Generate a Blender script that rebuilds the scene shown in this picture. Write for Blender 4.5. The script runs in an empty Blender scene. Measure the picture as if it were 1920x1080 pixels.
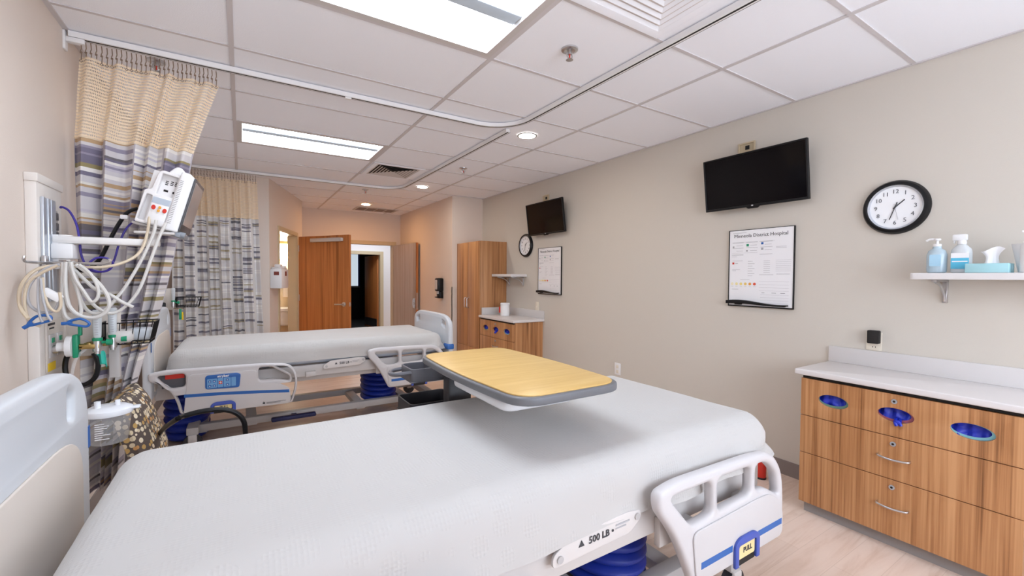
import bpy, bmesh, math, random
from mathutils import Vector, Matrix, noise
PI = math.pi
random.seed(7)
SC = bpy.context.scene
COL = SC.collection
# ------------------------------------------------------------------ camera
CAM_F, CAM_TH, CAM_P, CAM_R, CAM_H = 808.3, .5607, -.0263, .0065, 1.38
cF = Vector((math.sin(CAM_TH)*math.cos(CAM_P), math.cos(CAM_TH)*math.cos(CAM_P), math.sin(CAM_P)))
r0 = Vector((math.cos(CAM_TH), -math.sin(CAM_TH), 0)); u0 = r0.cross(cF)
cR = r0*math.cos(CAM_R) + u0*math.sin(CAM_R)
cU = -r0*math.sin(CAM_R) + u0*math.cos(CAM_R)
def at(px, py, Y=None, X=None, Z=None):
    """room point seen at a photo pixel on a given plane"""
    d = cF + cR*((px-960)/CAM_F) - cU*((py-540)/CAM_F)
    t = Y/d.y if Y is not None else (X/d.x if X is not None else (Z-CAM_H)/d.z)
    return Vector((0, 0, CAM_H)) + d*t
cam = bpy.data.cameras.new('camera'); cam.sensor_width = 36; cam.lens = CAM_F/1920*36
cam.clip_start = .02; cam.clip_end = 100
co = bpy.data.objects.new('camera', cam); COL.objects.link(co)
m3 = Matrix((cR, cU, -cF)).transposed()
co.matrix_world = Matrix.Translation((0, 0, CAM_H)) @ m3.to_4x4()
SC.camera = co
# ------------------------------------------------------------------ materials
def lin(c):
    return tuple(((v/255)/12.92 if v/255 <= .04045 else ((v/255+.055)/1.055)**2.4) for v in c) + (1,)
MATS = {}
def mat(name, rgb, rough=.5, metal=0, spec=.5, bump=None, emit=None, trans=0, alpha=1, var=0, coat=0):
    if name in MATS: return MATS[name]
    m = bpy.data.materials.new(name); m.use_nodes = True
    nt = m.node_tree; b = nt.nodes['Principled BSDF']
    b.inputs['Base Color'].default_value = lin(rgb)
    b.inputs['Roughness'].default_value = rough
    b.inputs['Metallic'].default_value = metal
    b.inputs['Specular IOR Level'].default_value = spec
    b.inputs['Coat Weight'].default_value = coat
    if trans: b.inputs['Transmission Weight'].default_value = trans
    if alpha < 1: b.inputs['Alpha'].default_value = alpha
    if emit:
        b.inputs['Emission Color'].default_value = lin(emit[0]); b.inputs['Emission Strength'].default_value = emit[1]
    tc = nt.nodes.new('ShaderNodeTexCoord')
    if var:
        n = nt.nodes.new('ShaderNodeTexNoise'); n.inputs['Scale'].default_value = 3; n.inputs['Detail'].default_value = 4
        nt.links.new(tc.outputs['Object'], n.inputs['Vector'])
        r = nt.nodes.new('ShaderNodeMapRange'); r.inputs['To Min'].default_value = 1-var; r.inputs['To Max'].default_value = 1+var
        nt.links.new(n.outputs['Fac'], r.inputs['Value'])
        h = nt.nodes.new('ShaderNodeHueSaturation'); h.inputs['Color'].default_value = lin(rgb)
        nt.links.new(r.outputs['Result'], h.inputs['Value']); nt.links.new(h.outputs['Color'], b.inputs['Base Color'])
    if bump:
        n = nt.nodes.new('ShaderNodeTexNoise'); n.inputs['Scale'].default_value = bump[0]; n.inputs['Detail'].default_value = 5
        nt.links.new(tc.outputs['Object'], n.inputs['Vector'])
        bp = nt.nodes.new('ShaderNodeBump'); bp.inputs['Strength'].default_value = bump[1]; bp.inputs['Distance'].default_value = .01
        nt.links.new(n.outputs['Fac'], bp.inputs['Height']); nt.links.new(bp.outputs['Normal'], b.inputs['Normal'])
    MATS[name] = m
    return m
def ramp(nt, stops, const=False):
    r = nt.nodes.new('ShaderNodeValToRGB'); cr = r.color_ramp
    if const: cr.interpolation = 'CONSTANT'
    while len(cr.elements) < len(stops): cr.elements.new(.5)
    for e, (p, c) in zip(cr.elements, stops): e.position = p; e.color = lin(c)
    return r
def wood(name, dark, mid, light, scale=(22, 22, .7), rough=.4, fine=5.0):
    m = bpy.data.materials.new(name); m.use_nodes = True; nt = m.node_tree; b = nt.nodes['Principled BSDF']
    tc = nt.nodes.new('ShaderNodeTexCoord'); mp = nt.nodes.new('ShaderNodeMapping'); mp.inputs['Scale'].default_value = scale
    nt.links.new(tc.outputs['Object'], mp.inputs['Vector'])
    n = nt.nodes.new('ShaderNodeTexNoise'); n.inputs['Scale'].default_value = 1; n.inputs['Detail'].default_value = 6; n.inputs['Roughness'].default_value = .6; n.inputs['Distortion'].default_value = .25
    nt.links.new(mp.outputs['Vector'], n.inputs['Vector'])
    mp2 = nt.nodes.new('ShaderNodeMapping'); mp2.inputs['Scale'].default_value = tuple(s*fine for s in scale[:2])+(scale[2]*2,) if scale[2] < scale[0] else (scale[0]*2, scale[1]*fine, scale[2]*fine)
    nt.links.new(tc.outputs['Object'], mp2.inputs['Vector'])
    n2 = nt.nodes.new('ShaderNodeTexNoise'); n2.inputs['Scale'].default_value = 1; n2.inputs['Detail'].default_value = 3
    nt.links.new(mp2.outputs['Vector'], n2.inputs['Vector'])
    mx = nt.nodes.new('ShaderNodeMath'); mx.operation = 'MULTIPLY_ADD'; mx.inputs[1].default_value = .45; 
    nt.links.new(n2.outputs['Fac'], mx.inputs[0])
    ms = nt.nodes.new('ShaderNodeMath'); ms.operation = 'MULTIPLY'; ms.inputs[1].default_value = .62
    nt.links.new(n.outputs['Fac'], ms.inputs[0]); nt.links.new(ms.outputs[0], mx.inputs[2])
    r = ramp(nt, [(.36, dark), (.5, mid), (.66, light)])
    nt.links.new(mx.outputs[0], r.inputs['Fac']); nt.links.new(r.outputs['Color'], b.inputs['Base Color'])
    b.inputs['Roughness'].default_value = rough
    MATS[name] = m
    return m
def floor_mat():
    m = bpy.data.materials.new('plank_vinyl'); m.use_nodes = True; nt = m.node_tree; b = nt.nodes['Principled BSDF']
    tc = nt.nodes.new('ShaderNodeTexCoord'); mp = nt.nodes.new('ShaderNodeMapping')
    nt.links.new(tc.outputs['Object'], mp.inputs['Vector'])
    br = nt.nodes.new('ShaderNodeTexBrick'); br.inputs['Scale'].default_value = 1; br.offset = .37
    br.inputs['Brick Width'].default_value = 1.2; br.inputs['Row Height'].default_value = .15; br.inputs['Mortar Size'].default_value = .0012
    br.inputs['Color1'].default_value = lin((224, 202, 186)); br.inputs['Color2'].default_value = lin((212, 190, 174)); br.inputs['Mortar'].default_value = lin((176, 150, 130))
    nt.links.new(mp.outputs['Vector'], br.inputs['Vector'])
    mp2 = nt.nodes.new('ShaderNodeMapping'); mp2.inputs['Scale'].default_value = (1.6, 14, 1)
    nt.links.new(tc.outputs['Object'], mp2.inputs['Vector'])
    n = nt.nodes.new('ShaderNodeTexNoise'); n.inputs['Scale'].default_value = 1; n.inputs['Detail'].default_value = 7; n.inputs['Roughness'].default_value = .62; n.inputs['Distortion'].default_value = .6
    nt.links.new(mp2.outputs['Vector'], n.inputs['Vector'])
    r = ramp(nt, [(.3, (190, 160, 138)), (.5, (224, 204, 190)), (.72, (236, 220, 208))])
    nt.links.new(n.outputs['Fac'], r.inputs['Fac'])
    mx = nt.nodes.new('ShaderNodeMix'); mx.data_type = 'RGBA'; mx.inputs['Factor'].default_value = .55
    nt.links.new(br.outputs['Color'], mx.inputs['A']); nt.links.new(r.outputs['Color'], mx.inputs['B'])
    nt.links.new(mx.outputs['Result'], b.inputs['Base Color'])
    b.inputs['Roughness'].default_value = .38
    return m
def stripes_mat(name, base, palette, block=.17, step=.011, margin=.2, marginc=(214, 208, 204)):
    m = bpy.data.materials.new(name); m.use_nodes = True; nt = m.node_tree; b = nt.nodes['Principled BSDF']
    L = nt.links.new
    uv = nt.nodes.new('ShaderNodeUVMap'); sp = nt.nodes.new('ShaderNodeSeparateXYZ'); L(uv.outputs['UV'], sp.inputs['Vector'])
    def M(op, a, b_=None, c=None):
        n = nt.nodes.new('ShaderNodeMath'); n.operation = op
        for i, v in enumerate((a, b_, c)):
            if v is None: continue
            if isinstance(v, (int, float)): n.inputs[i].default_value = v
            else: L(v, n.inputs[i])
        return n.outputs[0]
    us = M('DIVIDE', sp.outputs['X'], block); bi = M('FLOOR', us); bf = M('FRACT', us)
    off = M('MULTIPLY', bi, .37)
    vs = M('DIVIDE', M('ADD', sp.outputs['Y'], off), step)
    # two layers: wide colour bands, thin bright lines
    row = M('FLOOR', vs)
    def wn(x, y):
        cb = nt.nodes.new('ShaderNodeCombineXYZ'); L(x, cb.inputs[0]); L(y, cb.inputs[1])
        n = nt.nodes.new('ShaderNodeTexWhiteNoise'); n.noise_dimensions = '2D'; L(cb.outputs[0], n.inputs['Vector']); return n.outputs['Value']
    thin = wn(bi, row); wide = wn(bi, M('FLOOR', M('DIVIDE', vs, 1.7)))
    sel = wn(M('ADD', bi, 50), M('FLOOR', M('DIVIDE', vs, 3.0)))
    val = M('ADD', M('MULTIPLY', wide, M('GREATER_THAN', sel, .45)), M('MULTIPLY', thin, M('LESS_THAN', sel, .45)))
    stops = [(0, base)]; n = len(palette)
    lo = .42
    for i, c in enumerate(palette): stops.append((lo + (1-lo)*i/n, c))
    r = ramp(nt, stops, True); L(val, r.inputs['Fac'])
    mg = M('MAXIMUM', M('LESS_THAN', bf, margin*.5), M('GREATER_THAN', bf, 1-margin*.5))
    mx = nt.nodes.new('ShaderNodeMix'); mx.data_type = 'RGBA'; L(mg, mx.inputs['Factor']); L(r.outputs['Color'], mx.inputs['A']); mx.inputs['B'].default_value = lin(marginc)
    L(mx.outputs['Result'], b.inputs['Base Color'])
    b.inputs['Roughness'].default_value = .85
    b.inputs['Sheen Weight'].default_value = .15
    w = nt.nodes.new('ShaderNodeTexNoise'); w.inputs['Scale'].default_value = 220; L(uv.outputs['UV'], w.inputs['Vector'])
    bp = nt.nodes.new('ShaderNodeBump'); bp.inputs['Strength'].default_value = .15; bp.inputs['Distance'].default_value = .004; L(w.outputs['Fac'], bp.inputs['Height']); L(bp.outputs['Normal'], b.inputs['Normal'])
    return m
def mesh_cloth_mat():
    m = bpy.data.materials.new('cream_netting'); m.use_nodes = True; nt = m.node_tree; b = nt.nodes['Principled BSDF']; L = nt.links.new
    uv = nt.nodes.new('ShaderNodeUVMap'); mp = nt.nodes.new('ShaderNodeMapping'); mp.inputs['Scale'].default_value = (62, 62, 62); L(uv.outputs['UV'], mp.inputs['Vector'])
    v = nt.nodes.new('ShaderNodeTexVoronoi'); v.inputs['Scale'].default_value = 1; v.inputs['Randomness'].default_value = .1; L(mp.outputs['Vector'], v.inputs['Vector'])
    lt = nt.nodes.new('ShaderNodeMath'); lt.operation = 'GREATER_THAN'; lt.inputs[1].default_value = .31; L(v.outputs['Distance'], lt.inputs[0])
    b.inputs['Base Color'].default_value = lin((250, 234, 208)); b.inputs['Roughness'].default_value = .8
    L(lt.outputs[0], b.inputs['Alpha'])
    tl = nt.nodes.new('ShaderNodeBsdfTranslucent'); tl.inputs['Color'].default_value = lin((250, 228, 192))
    ad = nt.nodes.new('ShaderNodeMixShader'); ad.inputs[0].default_value = .35
    tr = nt.nodes.new('ShaderNodeBsdfTransparent')
    m2 = nt.nodes.new('ShaderNodeMixShader')
    L(b.outputs[0], ad.inputs[1]); L(tl.outputs[0], ad.inputs[2])
    b.inputs['Alpha'].default_value = 1
    for l in list(b.inputs['Alpha'].links): nt.links.remove(l)
    L(lt.outputs[0], m2.inputs[0]); L(tr.outputs[0], m2.inputs[1]); L(ad.outputs[0], m2.inputs[2])
    L(m2.outputs[0], nt.nodes['Material Output'].inputs['Surface'])
    return m
def dots_mat():
    m = bpy.data.materials.new('dotted_upholstery'); m.use_nodes = True; nt = m.node_tree; b = nt.nodes['Principled BSDF']; L = nt.links.new
    tc = nt.nodes.new('ShaderNodeTexCoord'); mp = nt.nodes.new('ShaderNodeMapping'); mp.inputs['Scale'].default_value = (38, 38, 38); L(tc.outputs['Object'], mp.inputs['Vector'])
    v = nt.nodes.new('ShaderNodeTexVoronoi'); v.inputs['Scale'].default_value = 1; v.inputs['Randomness'].default_value = .55; L(mp.outputs['Vector'], v.inputs['Vector'])
    r = ramp(nt, [(0, (206, 190, 160)), (.35, (226, 212, 186)), (.6, (186, 150, 90)), (.8, (150, 140, 120)), (.94, (190, 140, 86))], True)
    sp = nt.nodes.new('ShaderNodeSeparateColor'); L(v.outputs['Color'], sp.inputs['Color']); L(sp.outputs[0], r.inputs['Fac'])
    lt = nt.nodes.new('ShaderNodeMath'); lt.operation = 'LESS_THAN'; lt.inputs[1].default_value = .45; L(v.outputs['Distance'], lt.inputs[0])
    mx = nt.nodes.new('ShaderNodeMix'); mx.data_type = 'RGBA'; L(lt.outputs[0], mx.inputs['Factor']); mx.inputs['A'].default_value = lin((88, 76, 70)); L(r.outputs['Color'], mx.inputs['B'])
    L(mx.outputs['Result'], b.inputs['Base Color']); b.inputs['Roughness'].default_value = .85
    return m
def waffle_mat():
    m = bpy.data.materials.new('white_blanket'); m.use_nodes = True; nt = m.node_tree; b = nt.nodes['Principled BSDF']; L = nt.links.new
    b.inputs['Base Color'].default_value = lin((186, 184, 182)); b.inputs['Roughness'].default_value = .85; b.inputs['Sheen Weight'].default_value = .2
    tc = nt.nodes.new('ShaderNodeTexCoord')
    mp = nt.nodes.new('ShaderNodeMapping'); mp.inputs['Scale'].default_value = (95, 95, 95); L(tc.outputs['Object'], mp.inputs['Vector'])
    v = nt.nodes.new('ShaderNodeTexVoronoi'); v.inputs['Randomness'].default_value = .15; v.inputs['Scale'].default_value = 1; L(mp.outputs['Vector'], v.inputs['Vector'])
    mp3 = nt.nodes.new('ShaderNodeMapping'); mp3.inputs['Scale'].default_value = (13, 13, 13); L(tc.outputs['Object'], mp3.inputs['Vector'])
    v2 = nt.nodes.new('ShaderNodeTexVoronoi'); v2.inputs['Scale'].default_value = 1; v2.inputs['Randomness'].default_value = .5; L(mp3.outputs['Vector'], v2.inputs['Vector'])
    g = nt.nodes.new('ShaderNodeMath'); g.operation = 'LESS_THAN'; g.inputs[1].default_value = .5; L(v2.outputs['Distance'], g.inputs[0])
    ml = nt.nodes.new('ShaderNodeMath'); ml.operation = 'MULTIPLY'; L(v.outputs['Distance'], ml.inputs[0]); L(g.outputs[0], ml.inputs[1])
    bp = nt.nodes.new('ShaderNodeBump'); bp.inputs['Strength'].default_value = .32; bp.inputs['Distance'].default_value = .006; L(ml.outputs[0], bp.inputs['Height']); L(bp.outputs['Normal'], b.inputs['Normal'])
    return m
WALL_R = mat('greige_paint', (203, 197, 187), .75, bump=(160, .06))
WALL_L = mat('beige_paint', (218, 206, 196), .75, bump=(160, .06))
CEIL = mat('ceiling_tile', (240, 243, 250), .9, bump=(240, .12))
GRID = mat('grid_metal', (202, 198, 200), .5)
FLOOR = floor_mat()
WHITE = mat('white_plastic', (232, 232, 233), .35)
BEDW = mat('bed_plastic', (200, 198, 200), .38)
BEDC = mat('bed_plastic_cool', (200, 204, 209), .38)
GREYP = mat('grey_plastic', (176, 174, 174), .45)
LGREY = mat('light_grey_metal', (196, 192, 190), .4)
BEIGEP = mat('beige_panel', (206, 197, 188), .5)
CREAM = mat('cream_plastic', (226, 218, 202), .4)
DGREY = mat('dark_grey_plastic', (84, 83, 88), .4)
CHAR = mat('charcoal', (44, 43, 48), .5)
BLACK = mat('black_plastic', (14, 14, 17), .4, spec=.3)
SCREEN = mat('black_screen', (8, 6, 10), .10, spec=.18)
NAVY = mat('navy_bellows', (16, 44, 150), .45)
NAVYD = mat('navy_dark', (14, 22, 70), .5)
BLUE = mat('rail_blue', (40, 96, 168), .4)
LBLUE = mat('pad_blue', (108, 160, 206), .4)
INDIGO = mat('handle_indigo', (62, 84, 170), .4)
YELLOW = mat('label_yellow', (226, 208, 152), .5)
TAGY = mat('tag_yellow', (238, 200, 40), .5)
RED = mat('red_plastic', (204, 48, 34), .4)
ORANGE = mat('amber', (226, 160, 50), .4)
GREEN = mat('medical_green', (20, 140, 100), .4)
TEAL = mat('teal', (50, 178, 160), .4)
CHROME = mat('brushed_steel', (200, 200, 202), .28, 1)
BRASS = mat('brass', (176, 150, 96), .35, 1)
ALU = mat('aluminium', (200, 206, 214), .35, .7)
COUNTER = mat('solid_surface', (216, 212, 211), .35, bump=(300, .02))
DARK = mat('dark_gap', (30, 26, 24), .8)
INK = mat('ink', (60, 60, 64), .7)
INKL = mat('ink_light', (168, 168, 172), .7)
PAPER = mat('paper_white', (238, 238, 240), .5)
BOARD = mat('board_white', (236, 237, 240), .22)
BASEB = mat('rubber_base', (132, 122, 118), .6)
KICK = mat('kick_vinyl', (150, 146, 144), .45)
FRAME = mat('tan_frame_paint', (196, 178, 146), .45)
TABLEW = wood('yellow_laminate', (196, 158, 92), (206, 170, 104), (214, 180, 116), (2, 9, 9), .35)
CABW = wood('zebrano_laminate', (112, 70, 38), (172, 120, 76), (198, 148, 102), (16, 16, .55), .38, 6)
WARDW = CABW
DOORW = wood('walnut_door', (140, 80, 38), (176, 108, 56), (196, 128, 72), (13, 13, .5), .4, 5)
BLANKET = waffle_mat()
NET = mesh_cloth_mat()
DOTS = dots_mat()
CURT1 = stripes_mat('striped_curtain_cloth', (206, 202, 204), [(232, 228, 224), (148, 142, 160), (188, 158, 122), (118, 112, 132), (150, 138, 96), (196, 190, 200), (226, 222, 214), (110, 104, 108)], .42, .0125, .07, (176, 170, 176))
CURT2 = stripes_mat('grey_striped_curtain_cloth', (206, 202, 202), [(222, 218, 214), (128, 124, 136), (206, 202, 200), (168, 156, 130), (216, 212, 208), (110, 108, 116), (208, 204, 200)], .34, .0125, .14, (214, 209, 205))
LENS = mat('troffer_lens', (255, 255, 255), .5, emit=((230, 242, 255), 7.0))
DLENS = mat('warm_downlight_lens', (255, 255, 255), .5, emit=((255, 192, 124), 130))
DLENSW = mat('downlight_lens', (255, 255, 255), .5, emit=((255, 240, 222), 80))
SCONCE = mat('sconce_glass', (255, 250, 240), .5, emit=((255, 240, 214), 22))
BATHW = mat('bathroom_paint', (226, 212, 186), .6)
WINLIT = mat('daylit_glass', (196, 204, 210), .3, emit=((188, 200, 210), .55))
FILLPANE = mat('added_fill_glow', (240, 246, 255), .2, emit=((232, 242, 255), 3.6))  # glow of the added window that fills the room with light
CLEAR = mat('clear_plastic', (228, 230, 232), .1, alpha=.22)
TUBEC = mat('sight_glass', (214, 220, 224), .15, alpha=.8)
MATS['clear_plastic'].node_tree.nodes['Principled BSDF'].inputs['IOR'].default_value = 1.12
GEL = mat('sanitizer_blue', (200, 222, 234), .15, trans=.25)
GLASSY = mat('clock_face', (238, 240, 243), .25)
SKYB = mat('tissue_box_blue', (160, 206, 214), .5)
CORRW = mat('corridor_paint', (232, 228, 226), .7)
DARKROOM = mat('unlit_room_shade', (40, 34, 32), .8)  # darkness of the unlit room put into its surface colour
# ------------------------------------------------------------------ mesh builder
class MB:
    def __init__(s): s.bm = bmesh.new(); s.mats = []; s.uv = None
    def mi(s, m):
        if m is None: return 0
        if m not in s.mats: s.mats.append(m)
        return s.mats.index(m)
    def _merge(s, bm2, M=None, m=None):
        idx = s.mi(m)
        vm = {}
        for v in bm2.verts:
            vm[v] = s.bm.verts.new(M @ v.co if M is not None else v.co)
        for f in bm2.faces:
            try:
                nf = s.bm.faces.new([vm[v] for v in f.verts]); nf.material_index = idx
            except ValueError: pass
        bm2.free()
    def box(s, a, b, bev=0, m=None, M=None, seg=2):
        bm2 = bmesh.new(); bmesh.ops.create_cube(bm2, size=1)
        a = Vector(a); b = Vector(b); c = (a+b)/2; d = b-a
        for v in bm2.verts: v.co = Vector((c.x+v.co.x*d.x, c.y+v.co.y*d.y, c.z+v.co.z*d.z))
        if bev:
            bmesh.ops.bevel(bm2, geom=list(bm2.edges), offset=min(bev, .49*min(abs(d.x), abs(d.y), abs(d.z))), segments=seg, affect='EDGES', profile=.5)
        s._merge(bm2, M, m); return s
    def cyl(s, p0, p1, r, seg=16, r2=None, m=None, M=None, cap=True):
        p0 = Vector(p0); p1 = Vector(p1); d = p1-p0
        bm2 = bmesh.new(); bmesh.ops.create_cone(bm2, cap_ends=cap, segments=seg, radius1=r, radius2=r if r2 is None else r2, depth=d.length)
        T = Matrix.Translation((p0+p1)/2) @ d.to_track_quat('Z', 'Y').to_matrix().to_4x4()
        s._merge(bm2, (M @ T) if M is not None else T, m); return s
    def sph(s, c, r, sc=(1, 1, 1), seg=16, m=None, M=None):
        bm2 = bmesh.new(); bmesh.ops.create_uvsphere(bm2, u_segments=seg, v_segments=max(8, seg//2), radius=r)
        T = Matrix.Translation(c) @ Matrix.Diagonal((*sc, 1))
        s._merge(bm2, (M @ T) if M is not None else T, m); return s
    def tube(s, pts, r, seg=8, m=None, closed=False, smooth=0, M=None):
        pts = [Vector(p) for p in pts]
        if smooth: pts = catmull(pts, smooth, closed)
        n = len(pts); bm2 = bmesh.new(); rings = []; up = None
        for i, p in enumerate(pts):
            if closed: t = pts[(i+1) % n]-pts[i-1]
            else: t = pts[min(i+1, n-1)]-pts[max(i-1, 0)]
            if t.length < 1e-9: t = Vector((0, 0, 1))
            t.normalize()
            if up is None:
                up = t.orthogonal().normalized()
            up = (up - t*up.dot(t))
            if up.length < 1e-6: up = t.orthogonal()
            up.normalize(); sd = t.cross(up)
            rings.append([bm2.verts.new(p + up*math.cos(2*PI*k/seg)*r + sd*math.sin(2*PI*k/seg)*r) for k in range(seg)])
        for i in range(n if closed else n-1):
            A = rings[i]; B = rings[(i+1) % n]
            for k in range(seg): bm2.faces.new((A[k], A[(k+1) % seg], B[(k+1) % seg], B[k]))
        if not closed: bm2.faces.new(rings[0][::-1]); bm2.faces.new(rings[-1])
        s._merge(bm2, M, m); return s
    def lathe(s, prof, c=(0, 0, 0), seg=24, sc=(1, 1), m=None, M=None, cap=True):
        bm2 = bmesh.new(); rings = []
        for r, z in prof:
            rings.append([bm2.verts.new((c[0]+r*sc[0]*math.cos(2*PI*k/seg), c[1]+r*sc[1]*math.sin(2*PI*k/seg), c[2]+z)) for k in range(seg)])
        for A, B in zip(rings, rings[1:]):
            for k in range(seg): bm2.faces.new((A[k], A[(k+1) % seg], B[(k+1) % seg], B[k]))
        if cap: bm2.faces.new(rings[0][::-1]); bm2.faces.new(rings[-1])
        s._merge(bm2, M, m); return s
    def plate(s, outer, holes=(), depth=.01, bev=0, m=None, M=None):
        """flat outline (with holes) in local xy, thickness depth from z=0 up"""
        cu = bpy.data.curves.new('tmp', 'CURVE'); cu.dimensions = '2D'; cu.fill_mode = 'BOTH'
        cu.extrude = max(depth/2-bev, 1e-5); cu.bevel_depth = bev; cu.bevel_resolution = 2
        if bev: cu.offset = -bev
        for loop in (outer, *holes):
            sp = cu.splines.new('POLY'); sp.points.add(len(loop)-1); sp.use_cyclic_u = True
            for p, q in zip(sp.points, loop): p.co = (q[0], q[1], 0, 1)
        o = bpy.data.objects.new('tmp', cu); me = bpy.data.meshes.new_from_object(o)
        bm2 = bmesh.new(); bm2.from_mesh(me); bmesh.ops.remove_doubles(bm2, verts=bm2.verts, dist=1e-6)
        for v in bm2.verts: v.co.z += depth/2
        s._merge(bm2, M, m)
        bpy.data.objects.remove(o); bpy.data.curves.remove(cu); bpy.data.meshes.remove(me); return s
    def text(s, body, size, M, m=None, align='CENTER', depth=.0006, bold=0):
        cu = bpy.data.curves.new('tmp', 'FONT'); cu.body = body; cu.size = size; cu.align_x = align; cu.align_y = 'CENTER'; cu.extrude = depth; cu.offset = bold; cu.resolution_u = 2
        o = bpy.data.objects.new('tmp', cu); me = bpy.data.meshes.new_from_object(o)
        bm2 = bmesh.new(); bm2.from_mesh(me); s._merge(bm2, M, m)
        bpy.data.objects.remove(o); bpy.data.curves.remove(cu); bpy.data.meshes.remove(me); return s
    def grid(s, fn, nu, nv, m=None, uvfn=None, closed_u=False):
        idx = s.mi(m); V = [[s.bm.verts.new(fn(i/nu, j/nv)) for i in range(nu+1)] for j in range(nv+1)]
        if uvfn and s.uv is None: s.uv = s.bm.loops.layers.uv.new('UVMap')
        for j in range(nv):
            for i in range(nu):
                f = s.bm.faces.new((V[j][i], V[j][i+1], V[j+1][i+1], V[j+1][i])); f.material_index = idx
                if uvfn:
                    for l, (a, b) in zip(f.loops, ((i, j), (i+1, j), (i+1, j+1), (i, j+1))): l[s.uv].uv = uvfn(a/nu, b/nv)
        return s
    def obj(s, name, m=None, parent=None, ang=40, loc=None, flat=False, recalc=True):
        if m is not None and not s.mats: s.mats.append(m)
        if recalc: bmesh.ops.recalc_face_normals(s.bm, faces=s.bm.faces)
        me = bpy.data.meshes.new(name); s.bm.to_mesh(me); s.bm.free()
        for q in s.mats: me.materials.append(q)
        if not flat:
            me.shade_smooth(); me.set_sharp_from_angle(angle=math.radians(ang))
        o = bpy.data.objects.new(name, me); COL.objects.link(o)
        if parent is not None: o.parent = parent
        if loc is not None: o.location = loc
        return o
def catmull(P, k, closed=False):
    out = []; n = len(P); rng = range(n if closed else n-1)
    for i in rng:
        if closed: a, b, c, d = P[i-1], P[i], P[(i+1) % n], P[(i+2) % n]
        else: a, b, c, d = P[max(i-1, 0)], P[i], P[i+1], P[min(i+2, n-1)]
        for j in range(k):
            t = j/k
            out.append(.5*((2*b)+(c-a)*t+(2*a-5*b+4*c-d)*t*t+(3*b-a-3*c+d)*t**3))
    if not closed: out.append(P[-1])
    return out
def rpoly(pts, r, seg=6):
    """round the corners of a polygon; r one number or a list"""
    out = []; n = len(pts)
    for i, p in enumerate(pts):
        rr = r[i] if isinstance(r, (list, tuple)) else r
        p = Vector((p[0], p[1])); a = Vector(pts[i-1][:2]); b = Vector(pts[(i+1) % n][:2])
        if rr <= 0: out.append((p.x, p.y)); continue
        da = a-p; db = b-p
        t = min(rr, da.length*.49, db.length*.49)
        s0 = p+da.normalized()*t; s1 = p+db.normalized()*t
        for k in range(seg+1):
            q = k/seg; v = s0*(1-q)**2 + p*2*q*(1-q) + s1*q*q
            out.append((v.x, v.y))
    return out
def rrect(x0, x1, y0, y1, r, seg=6): return rpoly([(x0, y0), (x1, y0), (x1, y1), (x0, y1)], r, seg)
def ell(cx, cy, a, b, n=28): return [(cx+a*math.cos(2*PI*k/n), cy+b*math.sin(2*PI*k/n)) for k in range(n)]
def frame3(o, x, y):
    x = Vector(x).normalized(); y = Vector(y).normalized(); z = x.cross(y)
    M = Matrix((x, y, z)).transposed().to_4x4(); M.translation = o; return M
def onR(y, z, x=0):          # face of the right-hand wall looking into the room: text x -> -Y, y -> +Z
    return frame3((x, y, z), (0, -1, 0), (0, 0, 1))
def onS(x, z, y=0):          # face looking to -Y (bed rails): x -> +X, y -> +Z
    return frame3((x, y, z), (1, 0, 0), (0, 0, 1))
def onH(y, z, x=0):          # face looking to +X: x -> +Y, y -> +Z
    return frame3((x, y, z), (0, 1, 0), (0, 0, 1))
def tag(o, label, cat, group=None, kind=None):
    if label: o['label'] = label
    if cat: o['category'] = cat
    if group: o['group'] = group
    if kind: o['kind'] = kind
    return o
def thing(name, label, cat, loc=(0, 0, 0), rotz=0, group=None):
    o = bpy.data.objects.new(name, None); COL.objects.link(o); o.empty_display_size = .1
    o.location = loc; o.rotation_euler = (0, 0, rotz); return tag(o, label, cat, group)
def struct(o): o['kind'] = 'structure'; return o
def dup(root, loc, label, rotz=None, group=None):
    r = root.copy(); COL.objects.link(r); r.location = loc; r['label'] = label
    if rotz is not None: r.rotation_euler = (0, 0, rotz)
    if group: r['group'] = group
    for ch in list(root.children):
        c = ch.copy(); COL.objects.link(c); c.parent = r
        for g in list(ch.children):
            d = g.copy(); COL.objects.link(d); d.parent = c
    return r
# ------------------------------------------------------------------ room shell
XR, XL, ZC, YB, YW = 3.232, -.738, 2.595, 8.55, -1.6
BX, BY = 2.712, 6.03            # box corner beside the wardrobe
AW0, AW1 = Vector((.302, 6.232, 0)), Vector((.85, 7.842, 0))      # slanted wall with the bathroom door
AD = (AW1-AW0).normalized(); AL = (AW1-AW0).length
AN = Vector((AD.y, -AD.x, 0))   # into the room
struct(MB().box((XL-.2, YW-.2, -.1), (4.6, 15.2, 0)).obj('floor', FLOOR))
gy = [-1.6, -.99, -.37, .255, .88, 1.50, 2.13, 2.765, 3.405, 4.05, 4.69, 5.33, 5.97, 6.61, 7.25, 7.89, 8.56]
gx = [XL-.05, -.035, 1.187, 2.375, 3.4]
holes = {(1, gy.index(1.50)), (1, gy.index(4.05))}
b = MB()
for i in range(4):
    for j in range(len(gy)-1):
        if (i, j) in holes: continue
        b.box((gx[i], gy[j], ZC), (gx[i+1], gy[j+1], ZC+.02))
ce = struct(b.obj('ceiling', CEIL))
b = MB()
for x in gx[1:4]: b.box((x-.012, YW, ZC-.005), (x+.012, YB, ZC+.001))
for y in gy[1:-1]:
    for i in range(4): b.box((gx[i]+.0121, y-.010, ZC-.0045), (gx[i+1]-.0121, y+.010, ZC+.001))
b.box((XL, YW, ZC-.006), (XL+.022, 6.23, ZC+.001)); b.box((XR-.02, YW, ZC-.006), (XR, BY, ZC+.001))
b.obj('grid', GRID, ce)
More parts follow.
